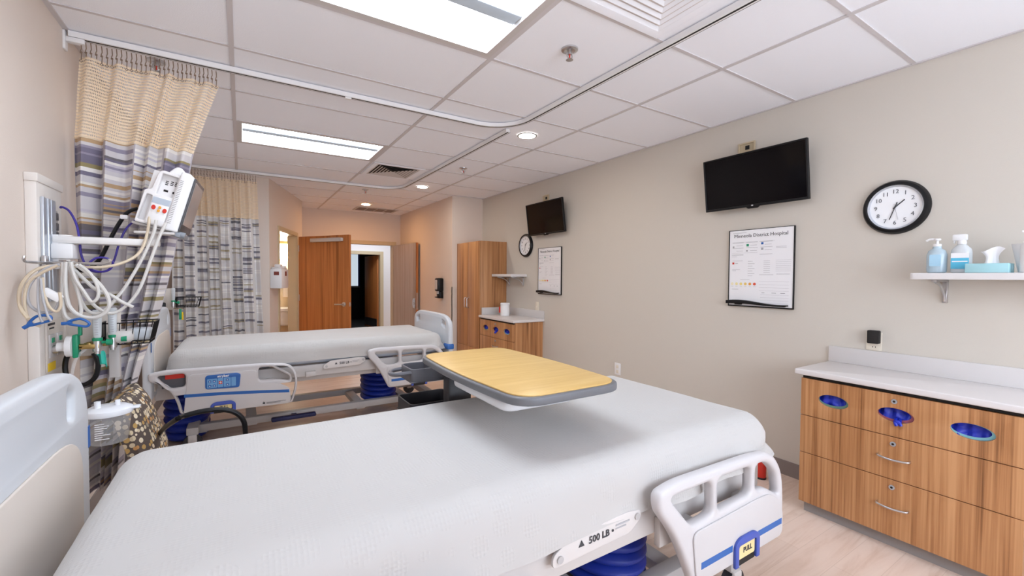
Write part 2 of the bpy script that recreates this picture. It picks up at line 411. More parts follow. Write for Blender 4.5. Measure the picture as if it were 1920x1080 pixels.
struct(MB().box((XR, YW-.2, 0), (XR+.12, 8.7, 2.7)).obj('wall_right', WALL_R))
struct(MB().box((XL-.12, YW-.2, 0), (XL, 8.7, 2.7)).obj('wall_left', WALL_L))
WX0, WX1, WZ0, WZ1 = .1, 2.9, .85, 2.35
b = MB(); b.box((XL, YW-.12, 0), (WX0, YW, 2.7)); b.box((WX1, YW-.12, 0), (XR, YW, 2.7)); b.box((WX0, YW-.12, 0), (WX1, YW, WZ0)); b.box((WX0, YW-.12, WZ1), (WX1, YW, 2.7)); struct(b.obj('wall_near', WALL_L))
w = struct(thing('added_fill_window', None, None, (0, 0, 0)))  # unseen window added as a fill light for the room
MB().box((WX0, YW-.11, WZ0), (WX1, YW-.10, WZ1)).obj('pane', FILLPANE, w)
b = MB(); b.plate(rrect(WX0, WX1, WZ0, WZ1, .002), [rrect(WX0+.05, (WX0+WX1)/2-.025, WZ0+.05, WZ1-.05, .002), rrect((WX0+WX1)/2+.025, WX1-.05, WZ0+.05, WZ1-.05, .002)], .06, .003, M=onS(0, 0, YW-.02)); b.obj('window_frame', WHITE, w)
struct(MB().box((BX, BY, 0), (XR, 8.7, 2.7)).obj('wall_entry_side', WALL_L))
struct(MB().box((XL, AW0.y, 0), (AW0.x, AW0.y+.1, 2.7)).obj('wall_behind_curtain', WALL_L))
# slanted wall pieces: t0..t1 along it
WT = .12; DT0, DT1, DZ = .235*AL, .80*AL, 2.0
MW = frame3(AW0, AD, (0, 0, 1))          # x along wall, y up, z -> AD x up
# z axis = AD x Z = (AD.y,-AD.x,0) = AN (towards the room)
b = MB()
b.box((0, 0, -WT), (DT0, 2.7, 0), M=MW); b.box((DT1, 0, -WT), (AL, 2.7, 0), M=MW); b.box((DT0, DZ, -WT), (DT1, 2.7, 0), M=MW)
struct(b.obj('wall_bathroom', WALL_L))
b = MB()
b.box((DT0-.045, 0, -.005), (DT0+.012, DZ+.045, .012), M=MW, bev=.002); b.box((DT1-.012, 0, -.005), (DT1+.045, DZ+.045, .012), M=MW, bev=.002)
b.box((DT0+.012, DZ-.012, -.005), (DT1-.012, DZ+.045, .012), M=MW)
b.box((DT0, 0, -WT-.01), (DT0+.02, DZ, 0), M=MW); b.box((DT1-.02, 0, -WT-.01), (DT1, DZ, 0), M=MW); b.box((DT0, DZ-.02, -WT-.01), (DT1, DZ, 0), M=MW)
struct(b.obj('trim_1', FRAME))
struct(MB().box((AW1.x-.11, AW1.y, 0), (AW1.x, YB, 2.7)).obj('wall_alcove', WALL_L))
# bathroom interior
struct(MB().box((XL, 8.3, 0), (AW1.x-.11, 8.42, 2.7)).obj('wall_bathroom_far', BATHW))
# back wall with the entry opening
EX0, EX1, EZ = 1.40, 2.575, 2.005
b = MB(); b.box((AW1.x, YB, 0), (EX0, YB+.14, 2.7)); b.box((EX1, YB, 0), (BX, YB+.14, 2.7)); b.box((EX0, YB, EZ), (EX1, YB+.14, 2.7))
struct(b.obj('wall_back', WALL_L))
b = MB(); b.box((EX0-.05, YB-.014, 0), (EX0+.02, EZ+.05, .0)) if 0 else None
b.box((EX0-.05, YB-.012, 0), (EX0+.02, YB+.15, EZ+.05)); b.box((EX1-.02, YB-.012, 0), (EX1+.05, YB+.15, EZ+.05)); b.box((EX0+.02, YB-.012, EZ-.02), (EX1-.02, YB+.15, EZ+.05))
struct(b.obj('trim_2', FRAME))
# corridor and the room across it
struct(MB().box((.9, 8.7, ZC), (4.6, 11.1, ZC+.05)).obj('ceiling_corridor', CEIL))
CX0, CX1, CZ, CY = 1.9, 2.99, 1.93, 11.0
b = MB(); b.box((.9, CY, 0), (CX0, CY+.12, 2.7)); b.box((CX1, CY, 0), (4.6, CY+.12, 2.7)); b.box((CX0, CY, CZ), (CX1, CY+.12, 2.7))
struct(b.obj('wall_corridor', CORRW))
struct(MB().box((.88, 8.69, 0), (.98, 11.1, 2.7)).obj('wall_corridor_left', CORRW)); struct(MB().box((4.5, 8.69, 0), (4.6, 11.1, 2.7)).obj('wall_corridor_right', CORRW))
struct(MB().box((BX, 8.7, 0), (4.6, 8.8, 2.7)).obj('wall_corridor_near', CORRW))
b = MB(); b.box((CX0-.06, CY-.02, 0), (CX0+.02, CY+.14, CZ+.06)); b.box((CX1-.02, CY-.02, 0), (CX1+.06, CY+.14, CZ+.06)); b.box((CX0+.02, CY-.02, CZ-.02), (CX1-.02, CY+.14, CZ+.06))
struct(b.obj('trim_3', FRAME))
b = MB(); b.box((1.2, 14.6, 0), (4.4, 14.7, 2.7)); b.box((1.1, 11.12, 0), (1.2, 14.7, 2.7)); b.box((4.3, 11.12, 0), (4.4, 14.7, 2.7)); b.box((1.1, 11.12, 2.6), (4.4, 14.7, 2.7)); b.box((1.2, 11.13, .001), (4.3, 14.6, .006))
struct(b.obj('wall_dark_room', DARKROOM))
w = thing('window_1', None, None, (0, 0, 0)); struct(w)
MB().box((2.5, 14.56, 1.05), (3.22, 14.59, 2.5)).obj('pane', WINLIT, w); MB().box((3.22, 14.54, 1.02), (3.27, 14.6, 2.52), m=INDIGO).box((2.5, 14.54, 1.0), (3.27, 14.6, 1.05), m=WHITE).obj('window_frame', WHITE, w)
# baseboards and corner guards
b = MB(); b.box((XR-.008, 1.232, 0), (XR, 4.40, .1)); struct(b.obj('baseboard_right', BASEB))
struct(MB().box((XL, YW, 0), (XL+.008, 6.23, .1)).obj('baseboard_left', BASEB))
struct(MB().box((BX-.008, BY-.008, 0), (BX, YB, .1)).box((BX-.008, BY-.008, 0), (2.79, BY, .1)).obj('baseboard_entry', BASEB))
b = MB(); b.box((BX-.012, BY-.012, .1), (BX-.002, BY+.05, 1.22)); b.box((BX-.012, BY-.012, .1), (BX+.05, BY-.002, 1.22)); struct(b.obj('trim_4', mat('guard', (214, 206, 196), .45)))
# ------------------------------------------------------------------ doors
def door_leaf(name, label, length, h, th, wmat):
    pass
hinge = AW0 + AD*(DT1-.02) + AN*.03
free = Vector((1.335, 6.63, 0))
dd = (free-hinge); dl = dd.length; dd.normalize()
dn = Vector((dd.y, -dd.x, 0))       # side facing the camera
if dn.y > 0: dn = -dn
D = struct(thing('door_1', None, None, (0, 0, 0)))
MD = frame3(hinge, dd, (0, 0, 1))
sgn = 1 if MD.to_3x3().col[2].dot(dn) > 0 else -1
def dbox(b, x0, x1, z0, z1, d0, d1, bev=0, m=None): b.box((x0, z0, sgn*d0), (x1, z1, sgn*d1), bev, m, MD)
b = MB(); dbox(b, 0, dl, .01, DZ-.02, -.045, 0, .002); b.obj('leaf', DOORW, D)
b = MB(); dbox(b, .30, .86*dl, DZ-.115, DZ-.06, 0, .05, .006); dbox(b, .86*dl, .90*dl, DZ-.112, DZ-.063, 0, .048, .004, m=BLACK) ; b.mats.insert(0, LGREY) if LGREY not in b.mats else None
b.obj('door_closer', LGREY, D)
b = MB()
for z in (.25, 1.03, 1.8): dbox(b, -.012, .012, z-.05, z+.05, -.02, .008, .003)
b.obj('hinge', CHROME, D)
b = MB(); kx = dl-.09; kz = .955
b.cyl(MD @ Vector((kx, kz, 0)), MD @ Vector((kx, kz, sgn*.012)), .034, 24); b.cyl(MD @ Vector((kx, kz, sgn*.01)), MD @ Vector((kx, kz, sgn*.06)), .012)
b.tube([MD @ Vector((kx, kz, sgn*.055)), MD @ Vector((kx-.03, kz, sgn*.06)), MD @ Vector((kx-.13, kz-.003, sgn*.058))], .011, 10, smooth=4)
b.obj('lever_handle', CHROME, D)
b = MB(); dbox(b, dl, dl+.003, kz-.03, kz+.03, -.034, -.008); dbox(b, dl, dl+.012, kz-.012, kz+.014, -.03, -.012, .003); b.obj('latch', CHROME, D)
# entry leaf, hinged at the right jamb and standing open along the side wall
D = struct(thing('door_2', None, None, (0, 0, 0)))
h2 = Vector((2.56, 8.52, 0)); f2 = Vector((2.635, 7.42, 0)); d2 = (f2-h2); l2 = d2.length; d2.normalize()
ME = frame3(h2, d2, (0, 0, 1))    # x along leaf toward the room; z = d2 x Z
nz = ME.to_3x3().col[2]; s2 = 1 if nz.x < 0 else -1   # side facing -X
GDOOR = wood('entry_door_laminate', (142, 118, 98), (160, 138, 118), (174, 154, 136), (13, 13, .5), .22, 5)
b = MB(); b.box((0, .01, 0), (l2, EZ-.03, s2*-.045), .002, M=ME); b.obj('leaf', GDOOR, D)
MB().box((l2, .01, s2*-.001), (l2+.002, EZ-.03, s2*-.044), M=ME).obj('edge_band', DOORW, D)
b = MB(); b.plate(rpoly([(l2-.13, .86), (l2-.10, .80), (l2-.02, .80), (l2-.02, .98), (l2-.10, .98), (l2-.13, .94)], .02), depth=.012, bev=.003, M=ME @ Matrix.Translation((0, 0, 0 if s2 > 0 else -.012)))
b.cyl(ME @ Vector((l2-.06, .89, s2*.01)), ME @ Vector((l2-.06, .89, s2*.03)), .018); b.box((l2+.002, .78, s2*-.036), (l2+.006, 1.08, s2*-.008), M=ME)
b.obj('lock_plate', CHROME, D)
# leaf of the dark room across the corridor
D = struct(thing('door_3', None, None, (2.985, 11.16, 0), math.radians(96)))
MB().box((0, 0, .02), (.92, .045, 1.9), .002).obj('leaf', DOORW, D)
MB().box((.02, .045, .06), (.9, .049, .27)).box((.02, -.004, .06), (.9, 0, .27)).obj('kick_plate', CHROME, D)
# ------------------------------------------------------------------ bathroom fittings
t = thing('wall_sconce', 'glowing white glass bathroom wall light seen through the doorway', 'wall light', (.60, 8.3, 1.80))
MB().box((-.18, -.02, .09), (.18, 0, .15), .004).cyl((0, -.02, .12), (0, -.09, .12), .01).obj('mounting_plate', BRASS, t)
MB().lathe([(.05, .1), (.09, .06), (.1, -.02), (.09, -.12), (.06, -.14)], (0, -.1, 0), 24, (1.5, .75)).obj('lamp_shade', SCONCE, t)
t = thing('washbasin', 'white washbasin with chrome faucet seen through bathroom doorway', 'sink', (.44, 8.3, 0))
b = MB(); b.plate(rpoly([(-.26, -.42), (.26, -.42), (.28, 0), (-.28, 0)], .08), [ell(0, -.22, .17, .12)], .05, .008, M=Matrix.Translation((0, 0, .79)))
b.lathe([(.17, .05), (.15, -.02), (.08, -.06), (.02, -.07)], (0, -.22, .79), 24, (1, .7)); b.box((-.24, -.36, .55), (.24, 0, .79), .03); b.obj('basin', WHITE, t)
b = MB(); b.cyl((.02, -.06, .84), (.02, -.06, .98), .012); b.tube([(.02, -.06, .98), (.02, -.09, 1.02), (.02, -.16, .99)], .01, smooth=4); b.cyl((.02, -.06, .84), (.02, -.06, .86), .025); b.obj('faucet', CHROME, t)
b = MB().box((-.07, -.11, -.13), (.07, 0, .13), .01); o = b.obj('soap_dispenser', WHITE); o.location = (.665, 8.3, 1.14)
tag(o, 'white dispenser box on the bathroom wall above the basin', 'dispenser')
# ------------------------------------------------------------------ ceiling fixtures
def troffer(y0, y1, label):
    t = thing('ceiling_light', label, 'ceiling light', (.576, (y0+y1)/2, ZC), 0, 'rectangular ceiling troffers')
    hx = .611; hy = (y1-y0)/2
    b = MB()
    b.plate(rrect(-hx+.012, hx-.012, -hy+.01, hy-.01, .002), [rrect(-hx+.05, hx-.05, -hy+.045, hy-.045, .002)], .006, M=Matrix.Translation((0, 0, -.005)))
    for sx in (-1, 1): b.box((sx*(hx-.05), -hy+.04, 0), (sx*(hx-.045), hy-.04, .09))
    for sy in (-1, 1): b.box((-hx+.04, sy*(hy-.045), 0), (hx-.04, sy*(hy-.04), .09))
    b.box((-hx, -hy, .088), (hx, hy, .1)); b.obj('frame', LGREY, t)
    b = MB()
    yA = -.03
    def lens(y0, y1):
        n = 8
        b.grid(lambda u, v: Vector((-hx+.052+u*(2*hx-.104), y0+(y1-y0)*v, .02+.045*math.sin(PI*v)**.7)), 2, n)
    lens(yA+.03, hy-.047); lens(-hy+.047, yA-.05)
    o = b.obj('lens', LENS, t)
    MB().box((-hx+.052, yA-.05, .012), (hx-.052, yA+.03, .03), .006).obj('centre_strip', mat('strip', (150, 158, 168), .6, emit=((205, 216, 228), .12)), t)
    return t
troffer(1.50, 2.13, 'large rectangular ceiling light over the near bed, cut by the top of the photo')
troffer(4.05, 4.69, 'long rectangular ceiling light above the far bed')
tb = thing('ceiling_light', 'added unseen ceiling light panel brightening the corridor beyond the entry door', 'ceiling light', (2.6, 10.0, ZC)); MB().box((-.6, -.3, -.02), (.6, .3, 0), .004).obj('frame', LGREY, tb); MB().box((-.57, -.27, -.024), (.57, .27, -.02)).obj('lens', LENS, tb)  # added lamp panel, out of view, to light the corridor
def downlight(x, y, label, lm):
    t = thing('recessed_downlight', label, 'ceiling light', (x, y, ZC), 0, 'round recessed downlights')
    MB().plate(ell(0, 0, .085, .085, 40), [ell(0, 0, .07, .07, 40)], .008, .002, M=Matrix.Translation((0, 0, -.01))).obj('trim_ring', GREYP, t)
    MB().cyl((0, 0, -.006), (0, 0, -.003), .0705, 40).obj('lens', lm, t)
downlight(2.09, 3.1, 'round recessed downlight beside the curve of the near curtain track', DLENSW)
downlight(2.094, 5.64, 'round recessed downlight beside the curve of the far curtain track', DLENSW)
downlight(1.805, 7.56, 'small round downlight close to the far return grille', DLENS)
def diffuser(x0, x1, y0, y1, label, dark):
    t = thing('air_vent', label, 'air vent', ((x0+x1)/2, (y0+y1)/2, ZC))
    hx = (x1-x0)/2-.012; hy = (y1-y0)/2-.012
    MB().plate(rrect(-hx, hx, -hy, hy, .004), [rrect(-hx+.05, hx-.05, -hy+.05, hy-.05, .004)], .008, .002, M=Matrix.Translation((0, 0, -.01))).obj('frame', CEIL, t)
    b = MB(); n = 7
    for k in range(n):
        f0 = 1-(k/n); f1 = f0-.06
        a0, b0 = (hx-.05)*f0, (hy-.05)*f0; w = (hx-.05)*.085; zt = -.003 
        for (sx, sy) in ((1, 0), (-1, 0), (0, 1), (0, -1)):
            if sx:
                vs = [(sx*a0, -b0, zt-.006), (sx*a0, b0, zt-.006), (sx*(a0-w), b0-w, zt), (sx*(a0-w), -b0+w, zt)]
            else:
                vs = [(-a0, sy*b0, zt-.006), (a0, sy*b0, zt-.006), (a0-w, sy*(b0-w), zt), (-a0+w, sy*(b0-w), zt)]
            vv = [b.bm.verts.new(v) for v in vs]; b.bm.faces.new(vv)
            up = [b.bm.verts.new((v[0], v[1], v[2]+.0015)) for v in vs]; b.bm.faces.new(up)
    b.obj('louvre', CEIL if not dark else LGREY, t, flat=True)
    MB().box((-hx+.045, -hy+.045, -.0022), (hx-.045, hy-.045, -.0008)).obj('backing', DARK if dark else mat('vent_shadow', (222, 217, 217), .8), t)
diffuser(1.199, 1.80, .88, 1.50, 'white square ceiling air diffuser at the top edge beside the near curtain track', False)
diffuser(1.199, 1.80, 4.69, 5.33, 'square ceiling air diffuser with dark louvres beside the far bed light', True)
t = thing('return_grille', 'rectangular ceiling return grille near the entry door, four dark sections', 'air vent', (2.10, 8.07, ZC))
b = MB(); b.plate(rrect(-.37, .37, -.21, .21, .003), [rrect(-.335+i*.17, -.335+i*.17+.155, -.175, .175, .002) for i in range(4)], .01, .002, M=Matrix.Translation((0, 0, -.012)))
b.obj('frame', LGREY, t)
b = MB()
for k in range(18): b.box((-.335, -.17+k*.0195, -.008), (.335, -.17+k*.0195+.006, -.003))
b.obj('slat', mat('grille_slat', (150, 132, 122), .6), t); MB().box((-.34, -.18, -.0025), (.34, .18, -.0008)).obj('backing', mat('grille_dark', (70, 58, 52), .8), t)
def sprinkler(x, y, label, bulb=True):
    t = thing('fire_sprinkler', label, 'sprinkler', (x, y, ZC), 0, 'ceiling fire sprinklers')
    MB().lathe([(.045, 0), (.044, -.008), (.03, -.012), (.022, -.006)], seg=28).obj('escutcheon', CHROME, t)
    MB().cyl((0, 0, -.006), (0, 0, -.03), .012).tube([(-.016, 0, -.02), (-.018, 0, -.04), (0, 0, -.055)], .003).tube([(.016, 0, -.02), (.018, 0, -.04), (0, 0, -.055)], .003).obj('body', CHROME, t)
    MB().cyl((0, 0, -.028), (0, 0, -.052), .004, m=RED).obj('bulb', RED, t)
    MB().lathe([(.018, -.056), (.02, -.058), (.004, -.06)], seg=16).obj('deflector', CHROME, t)
sprinkler(1.493, 1.815, 'chrome fire sprinkler on the ceiling between the near light and track')
sprinkler(-.40, 3.19, 'chrome fire sprinkler just behind the top of the near curtain')
sprinkler(1.49, 6.27, 'small fire sprinkler on the ceiling beyond the far curtain track')
sprinkler(2.12, 4.42, 'small pale fire sprinkler between the two near downlights')
# ------------------------------------------------------------------ curtain tracks
def track(path, label, group='ceiling curtain tracks'):
    t = thing('curtain_track', label, 'curtain track', (0, 0, 0), 0, group)
    pts = [Vector((x, y, 0)) for x, y in path]
    def sweep(w0, w1, z0, z1, m, name):
        b = MB(); n = len(pts); R = []
        for i, p in enumerate(pts):
            d = (pts[min(i+1, n-1)]-pts[max(i-1, 0)]).normalized(); s = Vector((-d.y, d.x, 0))
            R.append([b.bm.verts.new((p+s*w).xy.to_3d()+Vector((0, 0, z))) for w, z in ((w0, z0), (w1, z0), (w1, z1), (w0, z1))])
        for A, B in zip(R, R[1:]):
            for k in range(4): b.bm.faces.new((A[k], A[(k+1) % 4], B[(k+1) % 4], B[k]))
        b.bm.faces.new(R[0]); b.bm.faces.new(R[-1][::-1])
        return b.obj(name, m, t, ang=30)
    sweep(-.017, .017, ZC-.034, ZC-.006, WHITE, 'rail')
    sweep(.0172, .0205, ZC-.034, ZC-.0285, CHAR, 'shadow_line')  # dark strip draws the slot's shadow along the rail edge
    sweep(-.006, .006, ZC-.0345, ZC-.03, DARK, 'slot')
    return t
def arc(cx, cy, r, a0, a1, n=12): return [(cx+r*math.cos(math.radians(a0+(a1-a0)*k/n)), cy+r*math.sin(math.radians(a0+(a1-a0)*k/n))) for k in range(n+1)]
def fix(p): return [q for q in p]
T1Y, T2Y, TX = 3.03, 5.93, 1.86
p1 = [(XL+.02, T1Y), (0, T1Y), (1.0, T1Y)] + arc(TX-.3, T1Y-.3, .3, 90, 0) + [(TX, 1.5), (TX, 0), (TX, -1.2)]
t = track(p1, 'white ceiling curtain track curving round the near bed')
b = MB(); b.box((XL, T1Y-.02, ZC-.10), (XL+.01, T1Y+.02, ZC-.008), .002).box((XL+.01, T1Y-.018, ZC-.06), (XL+.08, T1Y+.018, ZC-.036), .004).obj('wall_bracket', WHITE, t)
b = MB(); b.box((.47+.12, T1Y-.012, ZC-.046), (.47+.16, T1Y+.012, ZC-.034), .003).obj('splice', WHITE, t)
p2 = [(XL+.02, T2Y), (0, T2Y), (1.0, T2Y)] + arc(TX-.3, T2Y-.3, .3, 90, 0) + [(TX, 4.5), (TX, T1Y-.02+.03)]
track(p2, 'white ceiling curtain track curving beyond the far bed light')
# ------------------------------------------------------------------ curtains
def curtain(name, label, Y, rows, zs, n, amp, cloth, clothw, hooks, seed, lap=.35, ztop=2.55):
    """rows: (z, xl, xr) from the top; zs: z of the seam between netting and cloth"""
    t = thing(name, label, 'curtain', (0, Y, 0), 0, 'striped privacy curtains')
    def X(z):
        for (z0, a0, b0), (z1, a1, b1) in zip(rows, rows[1:]):
            if z <= z0 and z >= z1:
                f = (z0-z)/(z0-z1); return a0+(a1-a0)*f, b0+(b1-b0)*f
        return (rows[0][1:] if z > rows[0][0] else rows[-1][1:])
    def P(u, z):
        xl, xr = X(z); w = xr-xl
        ph = 2*PI*(n*u + .22*math.sin(2*PI*1.3*u+seed) + .12*math.sin(2*PI*3.1*u+seed*2)) + .35*math.sin(z*2.1+u*4+seed)
        k = amp*(.55+.45*math.sin(5.3*u*PI+seed)**2)*min(1, .45+(rows[0][0]-z)*.8)
        x = xl+w*u + lap*w/n/2*math.sin(ph*2)*.35*min(1, (rows[0][0]-z)*1.5)
        y = k*math.sin(ph) + .25*k*math.sin(3*ph)*.4 + .006*math.sin(z*9+u*23)
        return Vector((max(x, XL+.012), y, z))
    zt = rows[0][0]; zb = rows[-1][0]; nu = n*16
    b = MB(); b.grid(lambda u, v: P(u, zt+(zs-zt)*v), nu, 16, uvfn=lambda u, v: (u*clothw, v*(zt-zs)))
    b.obj('netting', NET, t, recalc=False)
    b = MB(); b.grid(lambda u, v: P(u, zs+(zb-zs)*v), nu, 60, uvfn=lambda u, v: (u*clothw, -v*(zs-zb)))
    o = b.obj('cloth', cloth, t, recalc=False)
    b = MB(); b.tube([P(i/nu, zs)+Vector((0, -.002, 0)) for i in range(nu+1)], .004, 6); b.obj('seam', mat('seam_thread', (232, 214, 186), .8), t)
    hk = None
    for i in range(hooks):
        u = (i+.5)/hooks
        p = P(u, zt-.012); q = Vector((p.x, 0, ztop))
        if hk is None:
            b = MB(); L = (q.z-p.z)
            b.tube([(0, 0, 0), (.002, 0, L*.35), (-.002, 0, L*.5), (.002, 0, L*.65), (0, 0, L)], .0022, 5, smooth=2)
            b.sph((0, 0, L*.42), .0055, seg=8); b.tube([(0, -.004, -.001), (.007, -.004, -.007), (0, -.004, -.014), (-.007, -.004, -.007)], .0018, 5, closed=True)
            hk = b.obj('hook', mat('hook_metal', (140, 122, 108), .4, .6), t)
            o2 = hk
        else:
            o2 = hk.copy(); COL.objects.link(o2); o2.parent = t
        o2.location = (q.x, p.y*.3, p.z)
    return t
curtain('privacy_curtain', 'striped curtain with cream netting top, gathered against the left wall behind the monitor', T1Y,
        [(2.475, -.685, -.10), (2.3, -.70, -.155), (2.06, -.715, -.225), (1.77, -.715, -.27), (1.45, -.712, -.32), (1.2, -.71, -.375), (.9, -.71, -.46), (.6, -.71, -.53), (.25, -.71, -.555)],
        2.07, 6, .05, CURT1, 1.7, 30, .6)
curtain('privacy_curtain', 'grey striped curtain with tan netting top, hanging beyond the head of the far bed', T2Y,
        [(2.475, -.66, .165), (2.05, -.64, .175), (1.2, -.64, .20), (.35, -.64, .235)], 2.04, 12, .045, CURT2, 2.6, 30, 2.1)
# ------------------------------------------------------------------ hospital beds
def make_bed(loc, label, foot_end):
    t = thing('hospital_bed', label, 'hospital bed', loc, 0, 'hospital beds')
    b = MB()
    for s in (-1, 1): b.box((-1.0, s*.27-.035, .11), (1.0, s*.27+.035, .17), .008)
    for x in (-.95, -.6, .3, .75): b.box((x-.04, -.30, .10), (x+.04, .30, .15), .006)
    for x in (-1.0, 1.0): b.box((x-.04, -.40, .12), (x+.04, .40, .18), .01)
    b.obj('base_frame', GREYP, t)
    for i, (x, y) in enumerate(((-1.0, -.38), (-1.0, .38), (1.0, -.38), (1.0, .38))):
        w = MB().cyl((x, y-.018, .062), (x, y+.018, .062), .062, 24).obj('caster', CHAR, t)
        MB().box((x-.03, y-.03, .06), (x+.03, y+.03, .125), .012).obj('fork', LGREY, w)
    MB().box((-.46, -.42, .13), (-.11, -.36, .165), .012).box((-.30, -.37, .14), (-.26, -.30, .155)).obj('brake_pedal', NAVYD, t)
    for x, a in ((-1.06, .16), (.535, .175)):
        prof = []; n = 8; z0, z1 = (.03 if x < 0 else .12), .53
        for k in range(n):
            za = z0+(z1-z0)*k/n; zb = z0+(z1-z0)*(k+.5)/n
            r = 1-.02*(n-1-k)*0
            prof += [(a*.86*r, za), (a*.98*r, za+(zb-za)*.6), (a*r, zb), (a*.98*r, zb+(zb-za)*.4)]
        prof.append((a*.86, z1))
        MB().lathe(prof, (x, -.03, 0), 40, (1, 1.35)).obj('bellows', NAVY, t, ang=70)
    b = MB()
    for s in (-1, 1):
        b.box((-1.1, s*.43-.02, .50), (1.06, s*.43+.02, .598), .006); b.box((-1.0, s*.36-.02, .45), (.85, s*.36+.02, .50), .004)
    for x in (-1.05, -.5, 0, .5, 1.03): b.box((x-.04, -.42, .51), (x+.04, .42, .56), .006)
    b.box((-1.24, -.3, .40), (-1.1, .3, .52), .01)
    for y in (-.455,): b.box((.40, y-.02, .46), (.47, y+.005, .56), .004); b.box((-.2, y-.02, .50), (-.12, y+.005, .545), .004)
    b.obj('deck_frame', LGREY, t)
    # weight plate on the near side
    wp = MB(); wp.plate(rpoly([(-.06, .555), (.25, .565), (.30, .60), (.30, .625), (.24, .635), (-.0, .625), (-.06, .59)], .015), depth=.01, bev=.002, M=onS(0, 0, -.47)); wp = wp.obj('load_plate', mat('plate_grey', (206, 202, 200), .4), t)
    for tx, sz, xx, mm in (('500 LB \u2022', .030, .125, INK), ('\u25b2', .022, .045, INK)): MB().text(tx, sz, onS(xx, .596, -.4815), mm, bold=.0005).obj('lettering', mm, wp)
    MB().box((.185, -.4818, .606), (.245, -.481, .611)).box((.185, -.4818, .596), (.23, -.481, .600)).obj('lettering_line', INKL, wp)
    for xx, zz in ((-.035, .577), (.28, .61)): MB().cyl((xx, -.485, zz), (xx, -.479, zz), .011).obj('bolt', GREYP, wp)
    MB().box((-1.09, -.44, .60), (1.05, .44, .775), .05, seg=4).obj('mattress', mat('mattress_cover', (196, 204, 216), .6), t)
    # headboard
    def hb_outline(w, top, edge, bot, n=14):
        pts = [(-w, bot), (w, bot), (w, edge)]
        arcp = [(w*math.cos(PI*k/(2*n))**.38 if k < n else 0, edge+(top-edge)*math.sin(PI*k/(2*n))) for k in range(1, n+1)]
        pts += arcp + [(-x, z) for x, z in arcp[:-1][::-1]] + [(-w, edge)]
        return pts
    hb = MB(); sl = [rpoly([(s*.315, .955), (s*.365, .94), (s*.375, 1.02), (s*.32, 1.045)][::s], .02) for s in (-1, 1)]
    hb.plate(hb_outline(.52, 1.10, .90, .45), sl, .055, .018, M=onH(0, 0, -1.28)); hb = hb.obj('headboard', BEDC, t, ang=50)
    MB().plate(hb_outline(.415, .90, .76, .50), (), .008, .004, M=onH(0, 0, -1.226)).obj('inset_panel', BEIGEP, hb)
    for s in (-1, 1): MB().box((-1.226, s*.5065-.0095, .81), (-1.2235, s*.5065+.0095, .88)).obj('blue_marker', BLUE, hb)
    if foot_end:
        fb = MB(); sl = [rpoly([(s*.32, .87), (s*.42, .84), (s*.43, .90), (s*.33, .93)][::s], .018) for s in (-1, 1)]
        fb.plate(hb_outline(.52, .985, .86, .46), sl, .05, .016, M=onH(0, 0, 1.115)); fb = fb.obj('footboard', BEDC, t, ang=50)
        MB().plate(hb_outline(.44, .80, .74, .56), (), .006, .003, M=onH(0, 0, 1.1645)).obj('inset_panel', BEDW, fb)
        for s in (-1, 1): MB().box((1.10, s*.47-.06, .635), (1.172, s*.47+.06, .69), .012).obj('bumper', BLUE, fb)
    # near side rails
    yR = -.545
    def rail(outer, ro, holes, panel, stripe, pull, name):
        b = MB(); b.plate(rpoly(outer, ro, 8), [rpoly(h, .03, 6) for h in holes], .045, .016, M=onS(0, 0, yR+.045)); r = b.obj(name, BEDW, t, ang=50)
        y = yR-.0005
        MB().plate(rpoly(panel, .035), (), .007, .003, M=onS(0, 0, y+.001)).obj('cover_panel', mat('panel_white', (196, 194, 195), .4), r)
        y -= .0062
        b = MB()
        for a, c in zip(stripe, stripe[1:]):
            b.plate([(a[0], a[1]-.012), (c[0], c[1]-.012), (c[0], c[1]+.012), (a[0], a[1]+.012)], (), .0012, M=onS(0, 0, y+.001))
        b.obj('blue_stripe', BLUE, r)
        x0, x1, z0, z1 = pull
        h = MB(); h.plate(rpoly([(x0, z0), (x0+.022, z0), (x0+.022, z1-.028), (x1-.022, z1-.028), (x1-.022, z0), (x1, z0), (x1, z1-.02), (x1-.03, z1), (x0+.03, z1), (x0, z1-.02)], [.002, .002, .01, .01, .002, .002, .02, .02, .02, .02]), (), .012, .003, M=onS(0, 0, y+.001))
        h = h.obj('release_handle', INDIGO, r)
        MB().box((x0+.022, y-.001, z0-.004), (x1-.022, y+.002, z1-.028), m=DARK).obj('recess', DARK, h)
        lb = MB(); lb.plate(rrect(x0+.026, x1-.026, z0+.022, z1-.030, .008), (), .003, M=onS(0, 0, y-.001)); lb = lb.obj('pull_label', YELLOW, h)
        MB().text('PULL', .026, onS((x0+x1)/2+.006, (z0+z1)/2-.003, y-.0045), INK, bold=.0008).obj('lettering', INK, h)
        return r, y
    fr, y = rail([(.31, .70), (.40, .715), (.86, .705), (.985, .69), (1.06, .61), (1.08, .50), (1.075, .33), (.50, .33), (.47, .39), (.40, .53), (.31, .64)], [.03, .05, .08, .1, .1, .1, .02, .02, .05, .08, .05],
         [[(.362, .672), (.592, .672), (.598, .552), (.478, .545)], [(.622, .672), (.838, .667), (.838, .560), (.626, .553)], [(.866, .665), (.945, .66), (1.02, .60), (1.045, .50), (.985, .535), (.93, .562), (.868, .562)]],
         [(.50, .34), (1.06, .34), (1.06, .44), (1.03, .49), (.96, .535), (.86, .537), (.475, .525)],
         [(.52, .40), (.705, .40)], (.71, .87, .325, .43), 'foot_side_rail')
    b = MB(); b.plate([(.875, .388), (1.05, .388), (1.05, .412), (.875, .412)], (), .0012, M=onS(0, 0, y+.001)); b.obj('blue_stripe', BLUE, fr)
